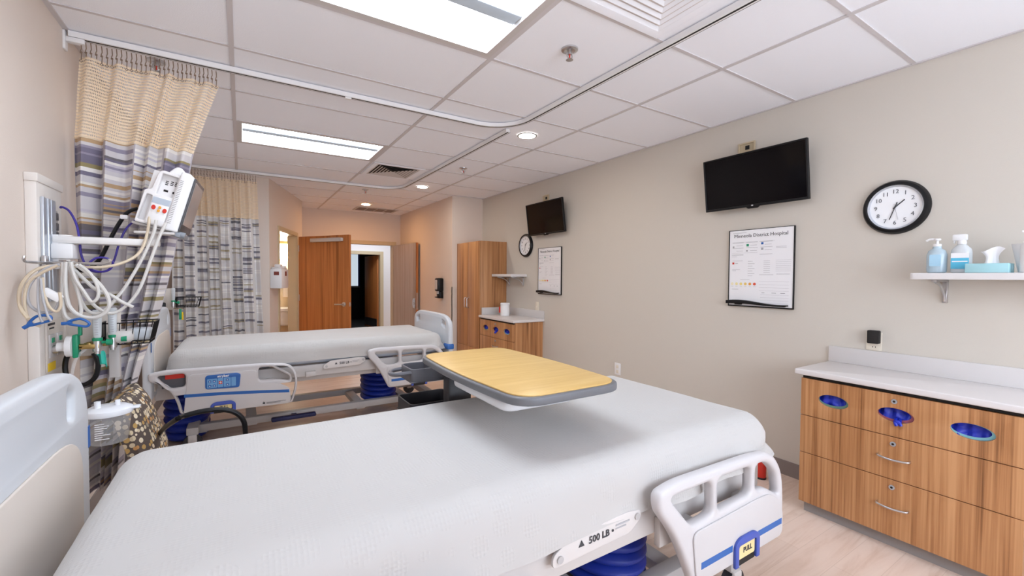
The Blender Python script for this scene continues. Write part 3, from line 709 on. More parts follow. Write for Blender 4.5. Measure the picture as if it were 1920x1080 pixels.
    MB().box((.52, yR+.045, .44), (.58, -.44, .52), .01).box((.86, yR+.045, .44), (.92, -.44, .52), .01).obj('hinge_arm', LGREY, fr)
    hr, y = rail([(-1.245, .655), (-1.16, .675), (-.52, .665), (-.30, .64), (-.262, .47), (-.31, .31), (-1.06, .33), (-1.085, .45), (-1.14, .55), (-1.24, .60)], [.02, .05, .1, .16, .12, .03, .03, .08, .08, .03],
         [[(-1.20, .635), (-1.025, .64), (-1.025, .54), (-1.12, .535)], [(-.555, .635), (-.46, .63), (-.33, .54), (-.33, .50), (-.42, .525), (-.555, .53)]],
         [(-1.04, .325), (-.325, .315), (-.325, .44), (-.42, .50), (-.56, .515), (-.565, .62), (-1.01, .63)],
         [(-1.035, .472), (-.8, .46), (-.56, .44), (-.335, .418)], (-.875, -.71, .315, .40), 'head_side_rail')
    MB().box((-1.0, yR+.045, .44), (-.94, -.44, .52), .01).box((-.5, yR+.045, .44), (-.44, -.44, .52), .01).obj('hinge_arm', LGREY, hr)
    MB().box((-1.17, yR+.05, .53), (-1.0, yR+.06, .645)).obj('latch_plate', DGREY, hr)
    b = MB(); b.plate(rrect(-1.15, -1.035, .60, .635, .004), (), .002, M=onS(0, 0, yR+.047)); lbl = b.obj('warning_label', RED, hr)
    cp = MB(); cp.plate(rpoly([(-.905, .505), (-.685, .495), (-.675, .60), (-.70, .612), (-.89, .612), (-.905, .60)], .02), (), .006, .002, M=onS(0, 0, y+.001)); cp = cp.obj('control_pad', BLUE, hr)
    y2 = y-.0055
    b = MB()
    for x0, x1 in ((-.893, -.83), (-.826, -.79), (-.786, -.742), (-.738, -.708)): b.plate(rrect(x0, x1, .512, .582, .005), (), .002, M=onS(0, 0, y2+.001), m=LBLUE)
    for x, z in ((-.876, .563), (-.848, .563), (-.876, .528), (-.848, .528), (-.764, .565), (-.764, .528)):
        b.box((x-.009, y2-.002, z-.009), (x+.009, y2, z+.009), m=BLUE); b.plate([(x-.005, z-.004), (x+.005, z-.004), (x, z+.005)], (), .001, M=onS(0, 0, y2-.002), m=WHITE)
    b.box((-.819, y2-.002, .537), (-.797, y2, .56), m=RED); b.box((-.816, y2-.003, .546), (-.80, y2-.002, .551), m=WHITE); b.box((-.8105, y2-.003, .5405), (-.8055, y2-.002, .5565), m=WHITE)
    b.obj('button_field', LBLUE, cp)
    MB().text('stryker', .026, onS(-.79, .597, y2-.0005), WHITE, bold=.0007).text('_____', .008, onS(-.862, .546, y2-.003), WHITE).obj('lettering', WHITE, cp)
    b = MB(); b.text('\u26a0', .02, onS(-.52, .345, y-.0005), INK); b.box((-.50, y-.001, .343), (-.36, y, .346)); b.box((-.50, y-.001, .335), (-.40, y, .338)); b.box((-.525, y-.001, .336), (-.51, y, .348)); b.obj('lettering', INK, hr)
    return t
BA, BB = (.795, 1.425, 0), (.665, 4.555, 0)
make_bed(BA, 'white hospital bed nearest the camera, standing under the yellow overbed table', False)
make_bed(BB, 'white hospital bed at the far side of the room with rails and footboard showing', True)
def blanket(loc, label, foot, hemz, fold, seed):
    """a sheet over the mattress: rounded box shell with folds"""
    x0, x1, y0, y1, zt = -1.145, foot, -.475, .475, .805
    r = .095; b = MB()
    rng = random.Random(seed)
    def disp(p, n):
        s = Vector((p.x*1.3+seed, p.y*2.2, p.z*2.5)); d = .010*noise.noise(s*1.7)+.006*noise.noise(s*4.1)
        side = max(0, min(1, (zt-.04-p.z)/.1))
        d *= (.25+1.0*side)
        near_foot = max(0, (p.x-(x1-.55))/.55)
        q = p.x*9-p.z*14+p.y*7
        d += side*near_foot*(.016*math.sin(q*2.4+3*noise.noise(s*2))+.03*near_foot*max(0,(zt-p.z-.05))/.15) + side*.005*math.sin(p.x*5+seed)
        return d
    nx, ny, nz = 110, 44, 12
    def rb(p):
        c = Vector((min(max(p.x, x0+r), x1-r), min(max(p.y, y0+r), y1-r), min(p.z, zt-r)))
        d = p-c
        if d.length < 1e-7: return p, Vector((0, 0, 1))
        n = d.normalized(); return c+n*r, n
    def hem(x, y):
        return hemz + fold*.03*noise.noise(Vector((x*2.2+seed, y*2, 0))) + (.03*fold*max(0, (x-.4)/.7) if y < 0 else 0)
    def top(u, v):
        # ease so that the rounding gets vertices
        p = Vector((x0+(x1-x0)*u, y0+(y1-y0)*v, zt)); q, n = rb(p)
        # map the square top to the rounded rim
        return q + n*disp(q, n) if n.z > .999 else q+n*disp(q, n)
    # height stations along a profile: centre -> rim -> down to the hem
    prof = [(0, 1)]
    ring = []
    N = 260
    per = []
    # rim outline as a rounded rectangle, outward normals
    def rim(k):
        L1 = (x1-x0-2*r); L2 = (y1-y0-2*r); A = PI*r/2; tot = 2*L1+2*L2+4*A; s = k/N*tot
        segs = [(L1, lambda d: (Vector((x0+r+d, y0+r, 0)), -PI/2)), (A, lambda d: (Vector((x1-r, y0+r, 0)), -PI/2+d/r)), (L2, lambda d: (Vector((x1-r, y0+r+d, 0)), 0)), (A, lambda d: (Vector((x1-r, y1-r, 0)), d/r)),
                (L1, lambda d: (Vector((x1-r-d, y1-r, 0)), PI/2)), (A, lambda d: (Vector((x0+r, y1-r, 0)), PI/2+d/r)), (L2, lambda d: (Vector((x0+r, y1-r-d, 0)), PI)), (A, lambda d: (Vector((x0+r, y0+r, 0)), PI+d/r))]
        for L, f in segs:
            if s <= L: return f(s)
            s -= L
        return segs[0][1](0)
    rows = []
    for k in range(N):
        c, a = rim(k); nrm = Vector((math.cos(a), math.sin(a), 0)); row = []
        for j in range(9):           # quarter round
            th = PI/2*(1-j/8); n = nrm*math.cos(th)+Vector((0, 0, math.sin(th)))
            p = Vector((c.x, c.y, zt-r))+n*r; row.append(p+n*disp(p, n))
        hz = hem(c.x, c.y)
        for j in range(1, 9):
            f = j/8; p = Vector((c.x, c.y, (zt-r)*(1-f)+hz*f))+nrm*r
            flare = .012*f*(1+.6*noise.noise(Vector((c.x*6+seed, c.y*6, 1))))
            row.append(p+nrm*(disp(p, nrm)+flare))
        rows.append([b.bm.verts.new(p) for p in row])
    for k in range(N):
        A = rows[k]; B = rows[(k+1) % N]
        for j in range(len(A)-1): b.bm.faces.new((A[j], B[j], B[j+1], A[j+1]))
    # inner top: scale rim rings to the centre line
    cen = Vector(((x0+x1)/2, 0, zt)); prev = [r_[0] for r_ in rows]
    for s in range(1, 12):
        f = 1-s/12; cur = []
        for k in range(N):
            c, a = rim(k); p = Vector((cen.x+(c.x-cen.x)*f, c.y*f, zt)); cur.append(b.bm.verts.new(p+Vector((0, 0, disp(p, None)))))
        for k in range(N): b.bm.faces.new((prev[k], cur[k], cur[(k+1) % N], prev[(k+1) % N]))
        prev = cur
    cv = b.bm.verts.new(cen)
    for k in range(N): b.bm.faces.new((prev[k], cv, prev[(k+1) % N]))
    o = b.obj('bed_blanket', BLANKET, ang=180); o.location = loc
    return tag(o, label, 'blanket', 'white bed blankets')
blanket(BA, 'smooth white textured blanket covering the near bed under the yellow table', 1.125, .605, 1, 3.3)
blanket(BB, 'white blanket covering the far bed below the open wooden door', 1.085, .635, .6, 9.1)
# ------------------------------------------------------------------ overbed table
t = thing('overbed_table', 'yellow topped overbed table with grey rim standing across the near bed', 'overbed table', (.96, 1.562, 0))
tp = rpoly([(-.232, -.457), (.232, -.457), (.262, 0), (.232, .457), (-.232, .457), (-.262, 0)], [.10, .10, .3, .10, .10, .3], 8)
tin = [(x*.945, y*.968) for x, y in tp]
MB().plate(tp, (), .028, .006, M=Matrix.Translation((0, 0, .967))).obj('rim', mat('rim_grey', (104, 106, 111), .4), t)
MB().plate(tin, (), .006, .002, M=Matrix.Translation((0, 0, .9945))).obj('tabletop', TABLEW, t)
MB().box((-.12, .26, .948), (.08, .44, .968), .006).box((-.095, .40, .10), (.035, .48, .95), .016).box((-.105, .39, .10), (.045, .49, .62), .014).obj('column', mat('column_grey', (58, 58, 63), .4), t)
b = MB(); b.box((-.33, .39, .05), (.33, .48, .10), .015)
for x in (-.27, .27): b.box((x-.03, -.25, .055), (x+.03, .44, .09), .012)
b.obj('base', mat('base_grey', (66, 66, 72), .45), t)
for x in (-.27, .27):
    for y in (-.22, .43): MB().cyl((x-.012, y, .025), (x+.012, y, .025), .025, 16).obj('caster', BLACK, t)
def tray(x0, x1, y0, y1, z0, z1, mt, name, wall=.008):
    b = MB(); b.box((x0, y0, z0), (x1, y1, z0+.006), .002)
    b.plate(rrect(x0, x1, y0, y1, .03), [rrect(x0+wall, x1-wall, y0+wall, y1-wall, .025)], z1-z0, .003, M=Matrix.Translation((0, 0, z0)))
    return b
b = tray(-.25, .0, .50, .68, .845, .915, None, 'x'); b.box((-.12, .505, .85), (-.11, .675, .905)); b.tube([(-.24, .52, .895), (-.31, .54, .89), (-.325, .60, .885), (-.30, .66, .885), (-.23, .67, .89)], .011, 8, smooth=5)
b.tube([(-.10, .52, .912), (-.05, .51, .912), (-.02, .54, .912), (-.02, .62, .912), (-.06, .66, .912), (-.10, .64, .912)], .006, 8, closed=True, smooth=4)
b.box((-.09, .44, .945), (-.02, .53, .967), .004).box((-.09, .495, .86), (-.02, .515, .955), .003)
b.obj('cup_holder', mat('holder_grey', (98, 99, 106), .4), t)
b = tray(-.25, .02, .51, .74, .66, .735, None, 'x'); b.box((-.06, .47, .67), (0, .52, .71), .004); b.obj('storage_bin', CHAR, t)
b = MB(); b.plate(rpoly([(-.19, -.30), (.12, -.31), (.15, .12), (-.19, .16)], .05), (), .04, .014, M=Matrix.Translation((0, 0, .905))); b.box((-.15, -.28, .94), (-.13, .12, .969)).box((.10, -.28, .94), (.12, .10, .969)).obj('vanity_drawer', mat('drawer_white', (228, 229, 232), .3), t)
# ------------------------------------------------------------------ cabinets on the right-hand wall
FX = 2.79
def base_cabinet(loc, label):
    """local origin: floor, centre of the front face; -X looks into the room"""
    t = thing('drawer_cabinet', label, 'cabinet', loc, 0, 'wood drawer cabinets with glove openings')
    hw = .432; dep = XR-FX-.001
    MB().box((.09, -hw+.019, .075), (dep, hw-.019, .812)).box((.021, -hw, .075), (dep, -hw+.018, .812)).box((.021, hw-.018, .075), (dep, hw, .812)).box((.021, -hw+.018, .075), (.09, hw-.018, .09)).obj('carcass', CABW, t)
    MB().box((.045, -hw+.01, 0), (dep, hw-.01, .075)).obj('kick_board', KICK, t)
    MB().box((.012, -hw+.004, .80), (.022, hw-.004, .816)).obj('shadow_gap', DARK, t)
    zz = [(.583, .797), (.364, .579), (.070, .360)]
    for i, (z0, z1) in enumerate(zz):
        b = MB(); hol = [ell(-c, .692, .073, .036, 36) for c in (.271, 0, -.271)] if i == 0 else []
        b.plate(rrect(-hw, hw, z0, z1, .001), hol, .02, .0008, M=onR(0, 0, .02)); d = b.obj('drawer_front', CABW, t)
        MB().cyl((-.001, .004, [.762, .545, .323][i]), (-.006, .004, [.762, .545, .323][i]), .012, 20, m=ALU).cyl((-.006, .004, [.762, .545, .323][i]), (-.0066, .004, [.762, .545, .323][i]), .0055, 14, m=DARK).obj('lock', ALU, d)
        if i == 0:
            for c, tint in ((.271, (104, 140, 128)), (0, (150, 84, 100)), (-.271, (126, 186, 200))):
                b = MB(); n = 36
                o1 = ell(c, .692, .0725, .0355, n); o2 = ell(c+.006, .696, .0655, .0285, n)
                b.plate([(-q[0], q[1]) for q in o1], [[(-q[0], q[1]) for q in o2]], .003, M=onR(0, 0, .016)); b.obj('glove_box_rim', mat('rim%d' % tint[0], tint, .5), d)
                b = MB(); rr = random.Random(int(c*100)+5)
                b.grid(lambda u, v: Vector((.03-.022*max(0, (.5-v))*1.2+.014*noise.noise(Vector((u*5+c*9, v*4, 0)))+.006*math.sin(u*22), c+.085*(2*u-1), .692+.048*(2*v-1))), 24, 12)
                if c == 0: b.tube([(.02, .0, .67), (-.012, -.005, .66), (-.016, -.012, .645)], .008, 8, smooth=4).tube([(.02, -.015, .672), (-.010, -.022, .66), (-.012, -.028, .648)], .007, 8, smooth=4).sph((-.012, -.012, .662), .012, (.6, 1.3, 1))
                b.obj('gloves', mat('nitrile_blue', (22, 44, 176), .45), d)
        else:
            zc = (.476, .228)[i-1]
            MB().tube([(0, .062, zc), (-.022, .056, zc-.001), (-.032, 0, zc-.004), (-.022, -.056, zc-.001), (0, -.062, zc)], .0052, 10, smooth=6).obj('handle', CHROME, d)
    return t
cab = base_cabinet((FX, .798, 0), 'wood drawer cabinet in the right foreground under the soap shelf')
dup(cab, (FX, 4.838, 0), 'wood drawer cabinet beside the tall wardrobe, under the wipes canister')
def worktop(y0, y1, label, side):
    t = thing('worktop', label, 'countertop', (0, 0, 0), 0, 'white worktops')
    b = MB(); b.plate(rpoly([(FX-.018, y0), (XR, y0), (XR, y1), (FX-.018, y1)], [.012, 0, 0, .012]), (), .032, .006, M=Matrix.Translation((0, 0, .817))); b.obj('top', COUNTER, t)
    b = MB(); b.box((XR-.019, y0, .849), (XR-.0005, y1, .948), .002)
    if side: b.box((FX+.03, y1-.02, .849), (XR-.019, y1, .948), .002)
    b.obj('backsplash', mat('splash', (204, 201, 200), .35), t)
worktop(.355, 1.262, 'white worktop with backsplash on the right foreground cabinet', False)
worktop(4.375, 5.285, 'white worktop with backsplash against the tall wardrobe', True)
# tall wardrobe
t = thing('wardrobe', 'tall wood wardrobe with two narrow doors in the far right corner', 'wardrobe', (FX, 5.66, 0))
hw = .365
MB().box((.021, -hw, .07), (XR-FX-.001, hw, 1.875), .001).obj('carcass', mat('x', (0, 0, 0)) if 0 else CABW, t)
MB().box((.045, -hw+.01, 0), (.40, hw-.01, .07)).obj('kick_board', KICK, t)
for s in (1, -1):
    d = MB().box((0, min(s*.0015, s*hw), .37), (.02, max(s*.0015, s*hw), 1.873), .001).obj('door', CABW, t)
    MB().tube([(0, s*.04, .93), (-.03, s*.04, .94), (-.032, s*.04, 1.0), (-.03, s*.04, 1.06), (0, s*.04, 1.07)], .006, 8, smooth=4).obj('handle', CHROME, d)
MB().box((0, -hw, .072), (.02, hw, .366), .001).obj('drawer_front', CABW, t)
# ------------------------------------------------------------------ wall items, right-hand wall
def shelf(loc, label):
    t = thing('wall_shelf', label, 'shelf', loc, 0, 'white wall shelves on brackets')
    b = MB(); b.plate(rpoly([(-.252, -.26), (0, -.26), (0, .26), (-.252, .26)], [.02, 0, 0, .02]), (), .034, .004, M=Matrix.Translation((0, 0, -.034))); b.obj('board', mat('shelf_white', (216, 214, 214), .4), t)
    for y in (.175, -.175):
        b = MB(); b.box((-.012, y-.011, -.16), (0, y+.011, -.034), .002).box((-.20, y-.011, -.046), (0, y+.011, -.034), .002)
        b.tube([(-.18, y, -.046), (-.09, y, -.065), (-.03, y, -.11), (-.010, y, -.15)], .007, 8, smooth=5); b.obj('bracket', CHROME, t)
    return t
sh = shelf((XR, .553, 1.413), 'white wall shelf above the right cabinet holding soap and tissues')
dup(sh, (XR, 5.035, 1.413), 'empty white wall shelf beside the tall wardrobe')
SHZ = 1.4135
def bottle_profile(pts): return pts
t = thing('pump_bottle', 'hand sanitizer pump bottle of pale blue gel, first on the shelf', 'bottle', (3.08, .731, SHZ))
MB().lathe([(.028, 0), (.036, .004), (.038, .02), (.038, .095), (.032, .115), (.017, .128), (.016, .14)], seg=28, sc=(.8, 1.05)).obj('body', GEL, t)
MB().lathe([(.017, .138), (.017, .15), (.012, .152), (.006, .153), (.006, .168), (.014, .17), (.014, .178)], seg=20).tube([(0, 0, .174), (0, .03, .176), (0, .042, .168)], .0055, 8, smooth=3).obj('pump', WHITE, t)
MB().plate(rrect(-.022, .022, .035, .095, .006), (), .001, M=onR(0, 0, -.0306)).obj('label_print', mat('soap_label', (168, 208, 230), .5), t)
t = thing('spray_bottle', 'white spray bottle with blue label between sanitizer and tissue box', 'bottle', (3.08, .640, SHZ))
MB().lathe([(.03, 0), (.037, .004), (.037, .105), (.034, .12), (.018, .14), (.014, .145)], seg=28, sc=(.75, 1.05)).obj('body', mat('frosted_bottle', (226, 232, 236), .25, trans=.2), t)
MB().lathe([(.016, .144), (.018, .15), (.016, .165), (.01, .167)], seg=20).box((-.012, -.02, .163), (.012, .034, .195), .006).box((-.006, .024, .15), (.006, .030, .17), .002).obj('trigger', mat('translucent_white', (232, 234, 236), .3), t)
MB().box((-.0295, -.032, .02), (-.0275, .032, .075), m=mat('aqua_label', (90, 190, 224), .5)).box((-.0297, -.032, .075), (-.0277, .032, .1), m=PAPER).box((-.0299, -.028, .055), (-.0279, .028, .06), m=PAPER).obj('label_print', PAPER, t)
t = thing('tissue_box', 'pale blue tissue box with a tissue pulled up, on the right shelf', 'tissue box', (3.04, .540, SHZ))
MB().box((-.055, -.075, 0), (.055, .068, .044), .003).obj('carton', SKYB, t)
b = MB(); b.grid(lambda u, v: Vector((.012*math.sin(u*6)+.01*(v), -.012+(u-.5)*(.05+.03*v)*(1-.35*math.sin(v*PI)), .044+.07*v+.012*math.sin(u*5)*v)), 12, 8); b.obj('tissue', PAPER, t)
t = thing('wipes_pouch', 'white soft pack with flared top at the right end of the shelf', 'wipes pack', (3.10, .418, SHZ))
MB().grid(lambda u, v: Vector(((.034+.016*v)*math.cos(2*PI*u), (.036+.024*v)*math.sin(2*PI*u), .135*v)), 24, 8).obj('pouch', PAPER, t)
MB().sph((0, 0, .005), .03, (1, 1, .15)).obj('pouch_base', PAPER, t)
t = thing('lotion_bottle', 'tall white bottle half cut off by the right edge of the photo', 'bottle', (3.015, .408, SHZ))
MB().lathe([(.026, 0), (.03, .004), (.03, .12), (.02, .14), (.012, .145), (.012, .165), (.006, .168)], seg=24).obj('body', WHITE, t); MB().tube([(0, 0, .168), (0, .0, .186), (0, .025, .188)], .005, 8).obj('pump', WHITE, t)
# televisions
def tv(loc, label):
    t = thing('television', label, 'television', loc, 0, 'wall mounted televisions')
    Mt = Matrix.Rotation(math.radians(-7.3), 4, 'Y')
    W, Hh = .37, .198
    b = MB(); b.plate(rrect(-W, W, -Hh, Hh, .004), [rrect(-W+.012, W-.012, -Hh+.018, Hh-.012, .002)], .016, .003, M=Mt @ onR(0, 0, 0)); b.box((.0, -W, -Hh), (.012, W, Hh), .004, M=Mt); b.box((.012, -.25, -.14), (.04, .25, .12), .012, M=Mt)
    f = b.obj('casing', BLACK, t)
    MB().box((-.010, -W+.011, -Hh+.017), (-.001, W-.011, Hh-.011), M=Mt).obj('screen', SCREEN, t)
    MB().text('LG', .011, Mt @ onR(-.0, -Hh+.009, -.0165), PAPER, bold=.0004).obj('logo', PAPER, f)
    MB().plate(rpoly([(-.035, -Hh-.012), (.035, -Hh-.012), (.05, -Hh+.002), (-.05, -Hh+.002)], .006), (), .014, .002, M=Mt @ onR(0, 0, 0)).obj('sensor_tab', BLACK, f)
    b = MB(); b.box((.03, -.05, -.1), (.077, .05, .1), .004); b.obj('wall_mount', BLACK, t)
    b = MB(); b.plate(rrect(-.065, .065, -.03, .055, .004), [rrect(-.052, .052, -.02, .043, .003)], .008, .002, M=onR(.09, .245, .0825)).box((.083, .03, .22), (.086, .15, .295), m=mat('box_tan', (196, 180, 150), .5)).box((.076, .07, .245), (.083, .10, .275), .002, m=BLACK); b.obj('wall_box', mat('box_tan', (196, 180, 150), .5), t)
    return t
T = tv((3.145, 1.742, 2.10), 'black television angled down on the right wall, directly above the near whiteboard')
dup(T, (3.145, 4.262, 2.10), 'small looking black television further along the wall above the far clock')
# whiteboards
def board(loc, label):
    t = thing('whiteboard', label, 'whiteboard', loc, 0, 'patient whiteboards')
    w, h = .235, .29
    MB().box((-.014, -w+.004, -h+.004), (-.001, w-.004, h-.004)).obj('board', BOARD, t)
    MB().plate(rrect(-w, w, -h, h, .002), [rrect(-w+.007, w-.005, -h+.009, h-.004, .002)], .017, .001, M=onR(0, 0, 0)).obj('frame', BLACK, t)
    xf = -.0145; b = MB()
    b.text('Minneola District Hospital', .0365, onR(0, .243, xf), INK)
    b.box((xf-.0006, .10, .266), (xf, .205, .2685), m=INKL)
    def ln(y, z, L, m=INKL, h=.0022): b.box((xf-.0006, y-L, z), (xf, y, z+h), m=m)
    def sq(y, z, s, m): b.box((xf-.0006, y-s, z-s/2), (xf, y, z+s/2), m=m)
    rr = random.Random(3)
    for (y, z) in ((.205, .17), (.10, .17), (-.005, .17), (.205, .13), (.10, .13), (-.005, .13)):
        ln(y, z+.022, .085); ln(y-.03, z, .05)
    sq(.205, .162, .013, INKL); sq(.098, .172, .018, GREEN); sq(-.01, .18, .016, BLUE); sq(.1, .13, .012, INKL); sq(-.01, .14, .016, INKL)
    ln(.21, .10, .09, INK); ln(.21, .088, .04); ln(.0, .10, .09)
    for y0, y1, z in ((.21, .015, .195), (.005, -.105, .195), (.21, .015, .115)): ln(y0, z, y0-y1, h=.0012)
    ln(-.115, .15, .07); ln(-.115, .142, .07)
    sq(.205, .038, .015, RED); ln(.182, .036, .02, INK); ln(.205, .055, .08)
    for k in range(7): ln(.085, .05-k*.018, .05 if k % 2 else .035); ln(-.03, .05-k*.014, .045); ln(-.115, .055-k*.013, .1, h=.001)
    ln(.205, -.01, .06); ln(.205, -.02, .03); ln(-.12, -.045, .09, INK, .0018); ln(.0, -.05, .1)
    ln(.14, -.088, .07, INKL)
    for k, c in enumerate(((232, 224, 190), (232, 220, 160), (234, 214, 130), (232, 200, 110), (226, 160, 80), (214, 86, 60))):
        y = .203-k*.034; b.plate(ell(-y, 0, .0105, .0105, 20), (), .0008, M=onR(0, -.118, xf), m=mat('scale%d' % k, c, .5)); ln(y+.009, -.138, .018, h=.0016)
    for k in range(4): ln(0, -.10-k*.022, .205, h=.001)
    ln(.205, -.16, .05, INK, .0018)
    for k in range(4): ln(-.01, -.195-k*.02, .195, h=.001)
    ln(-.02, -.182, .02, INK); ln(-.09, -.182, .03, INK); ln(-.15, -.182, .03, INK)
    b.obj('printed_form', INKL, t)
    b = MB(); out = [(-.235, -.262)]; n = 22
    top = [(-.235+.44*k/n, -.252+.014*math.sin(PI*(k/n)*1.5+.55)*(1-.25*k/n)) for k in range(n+1)]
    bot = [(-.235+.44*k/n, -.270+.004*math.sin(PI*(k/n)*2)) for k in range(n+1)][::-1]
    b.plate([(x, z) for x, z in top]+bot, (), .035, .004, M=onR(0, 0, -.014)); b.box((-.04, -.19, -.276), (-.014, -.10, -.266), .004).box((-.04, .12, -.276), (-.014, .17, -.266), .004).obj('pen_tray', BLACK, t)
    return t
W1 = board((XR, 1.716, 1.455), 'whiteboard with printed form on the right wall under the near television')
dup(W1, (XR, 4.264, 1.452), 'whiteboard with printed form near the worktop under the far television')
# clocks
def clock(loc, label):
    t = thing('wall_clock', label, 'wall clock', loc, 0, 'round black wall clocks')
    M = onR(0, 0, 0); b = MB()
    b.lathe([(.155, 0), (.155, .012), (.146, .03), (.132, .034), (.126, .024), (.124, .012)], seg=64, M=M, cap=False); b.obj('case', BLACK, t)
    MB().lathe([(.1265, .018), (.127, .026), (.119, .023), (.118, .012)], seg=64, M=M, cap=False).obj('inner_ring', ALU, t)
    MB().cyl(M @ Vector((0, 0, .004)), M @ Vector((0, 0, .015)), .121, 64).obj('dial', GLASSY, t)
    b = MB()
    for k in range(1, 13):
        a = PI/2-k*PI/6; b.text(str(k), .033, M @ Matrix.Translation((.090*math.cos(a), .090*math.sin(a), .016)), mat('numeral_grey', (96, 98, 104), .6), depth=.0006)
    b.obj('numerals', INK, t)
    def hand(ang, L, back, w, z, name, m):
        a = math.radians(90-ang); R = M @ Matrix.Rotation(a, 4, 'Z'); MB().box((-back, -w, z), (L, w, z+.001), M=R).obj(name, m, t)
    hand(47, .058, .012, .0028, .017, 'hour_hand', INK); hand(199, .075, .03, .0022, .0185, 'minute_hand', INK); hand(168, .075, .02, .0008, .020, 'second_hand', INKL)
    MB().cyl(M @ Vector((0, 0, .016)), M @ Vector((0, 0, .022)), .004).obj('hub', INK, t)
    return t
C1 = clock((XR, .948, 1.797), 'round black rimmed wall clock above the soap shelf')
dup(C1, (XR, 4.79, 1.797), 'round black rimmed wall clock beside the far television')
# outlets and switches
t = thing('wall_outlet', 'ivory outlet with a black adapter plugged in, above the right worktop', 'outlet', (XR, 1.03, 1.002))
MB().box((-.006, -.036, -.053), (0, .040, .058), .002).obj('cover_plate', CREAM, t)
MB().box((-.045, -.032, -.008), (-.006, .026, .07), .006).box((-.0465, -.024, .022), (-.045, .016, .03), m=DARK).obj('adapter', BLACK, t)
MB().box((-.007, -.008, -.035), (-.006, -.005, -.027)).box((-.007, .005, -.035), (-.006, .008, -.027)).obj('socket', DARK, t)
t = thing('light_switch', 'small ivory switch plate between worktop backsplash and far whiteboard', 'light switch', (XR, 4.53, 1.0))
MB().box((-.006, -.036, -.058), (0, .036, .058), .002).obj('cover_plate', CREAM, t); MB().box((-.012, -.006, -.012), (-.006, .006, .012), .002).obj('toggle', CREAM, t)
t = thing('wall_outlet', 'white outlet plate low on the wall just above the near bed edge', 'outlet', (XR, 3.115, .45))
MB().box((-.006, -.04, -.06), (0, .04, .06), .002).obj('cover_plate', WHITE, t); MB().box((-.0085, -.016, .008), (-.006, .016, .04), .002).box((-.0085, -.016, -.04), (-.006, .016, -.008), .002).obj('socket', CREAM, t)
t = thing('wipes_canister', 'white canister with red mark standing on the far worktop', 'canister', (3.03, 5.0, .8495))
MB().lathe([(.058, 0), (.062, .004), (.062, .145), (.058, .15)], seg=28).obj('body', WHITE, t); MB().lathe([(.064, .148), (.064, .168), (.058, .174), (.02, .176)], seg=28).obj('lid', PAPER, t)
b = MB(); b.grid(lambda u, v: Vector((-.0626*math.cos(.9*(u-.5)-.35), .0626*math.sin(.9*(u-.5)+.75)*1.0, .04+.08*v)), 6, 1); b.obj('label_print', RED, t)
b = MB()
t = thing('soap_dispenser', 'black hand soap dispenser on the beige wall by the entry', 'dispenser', (BX, 6.42, 1.20))
MB().box((-.10, -.07, -.06), (0, .07, .15), .02, m=BLACK).box((-.07, -.06, -.17), (0, .06, -.06), .012).obj('body', BLACK, t)
MB().box((-.11, -.04, -.16), (-.07, .04, -.145), .004).obj('drip_tray', BLACK, t); MB().box((-.104, -.045, -.03), (-.099, .045, .12), .004).box((-.085, -.035, -.10), (-.065, .035, -.055), .004).obj('front_cover', LGREY, t)
# sharps / glove boxes on the slanted wall
t = thing('sharps_box', 'white wall box with red labels on the wall left of bathroom doorway', 'sharps container', AW0+AD*.16+AN*.001+Vector((0, 0, 1.21)))
t.rotation_euler = (0, 0, math.atan2(AD.y, AD.x))
MB().box((-.15, -.135, 0), (.17, 0, .25), .012).obj('cabinet_body', WHITE, t)
MB().box((-.13, -.125, .25), (.15, -.01, .27), .008).box((-.08, -.10, .27), (.02, -.03, .31), .01).box((.05, -.12, .265), (.14, -.02, .295), .012).obj('lid', mat('lid_white', (222, 220, 220), .4), t)
MB().box((-.1515, -.105, .17), (-.15, -.045, .215)).box((.0, -.1365, .16), (.08, -.135, .22)).obj('label_print', mat('maroon_label', (128, 58, 48), .5), t)
# ------------------------------------------------------------------ red item on the floor
t = thing('plastic_bottle', 'red plastic bottle standing on floor behind the near bed rail', 'bottle', (3.03, 1.575, 0))
MB().lathe([(.028, 0), (.032, .01), (.032, .09), (.026, .115), (.012, .125)], seg=24).obj('body', RED, t); MB().lathe([(.033, 0), (.033, .012), (.03, .014)], seg=24).obj('foot_ring', CHAR, t)
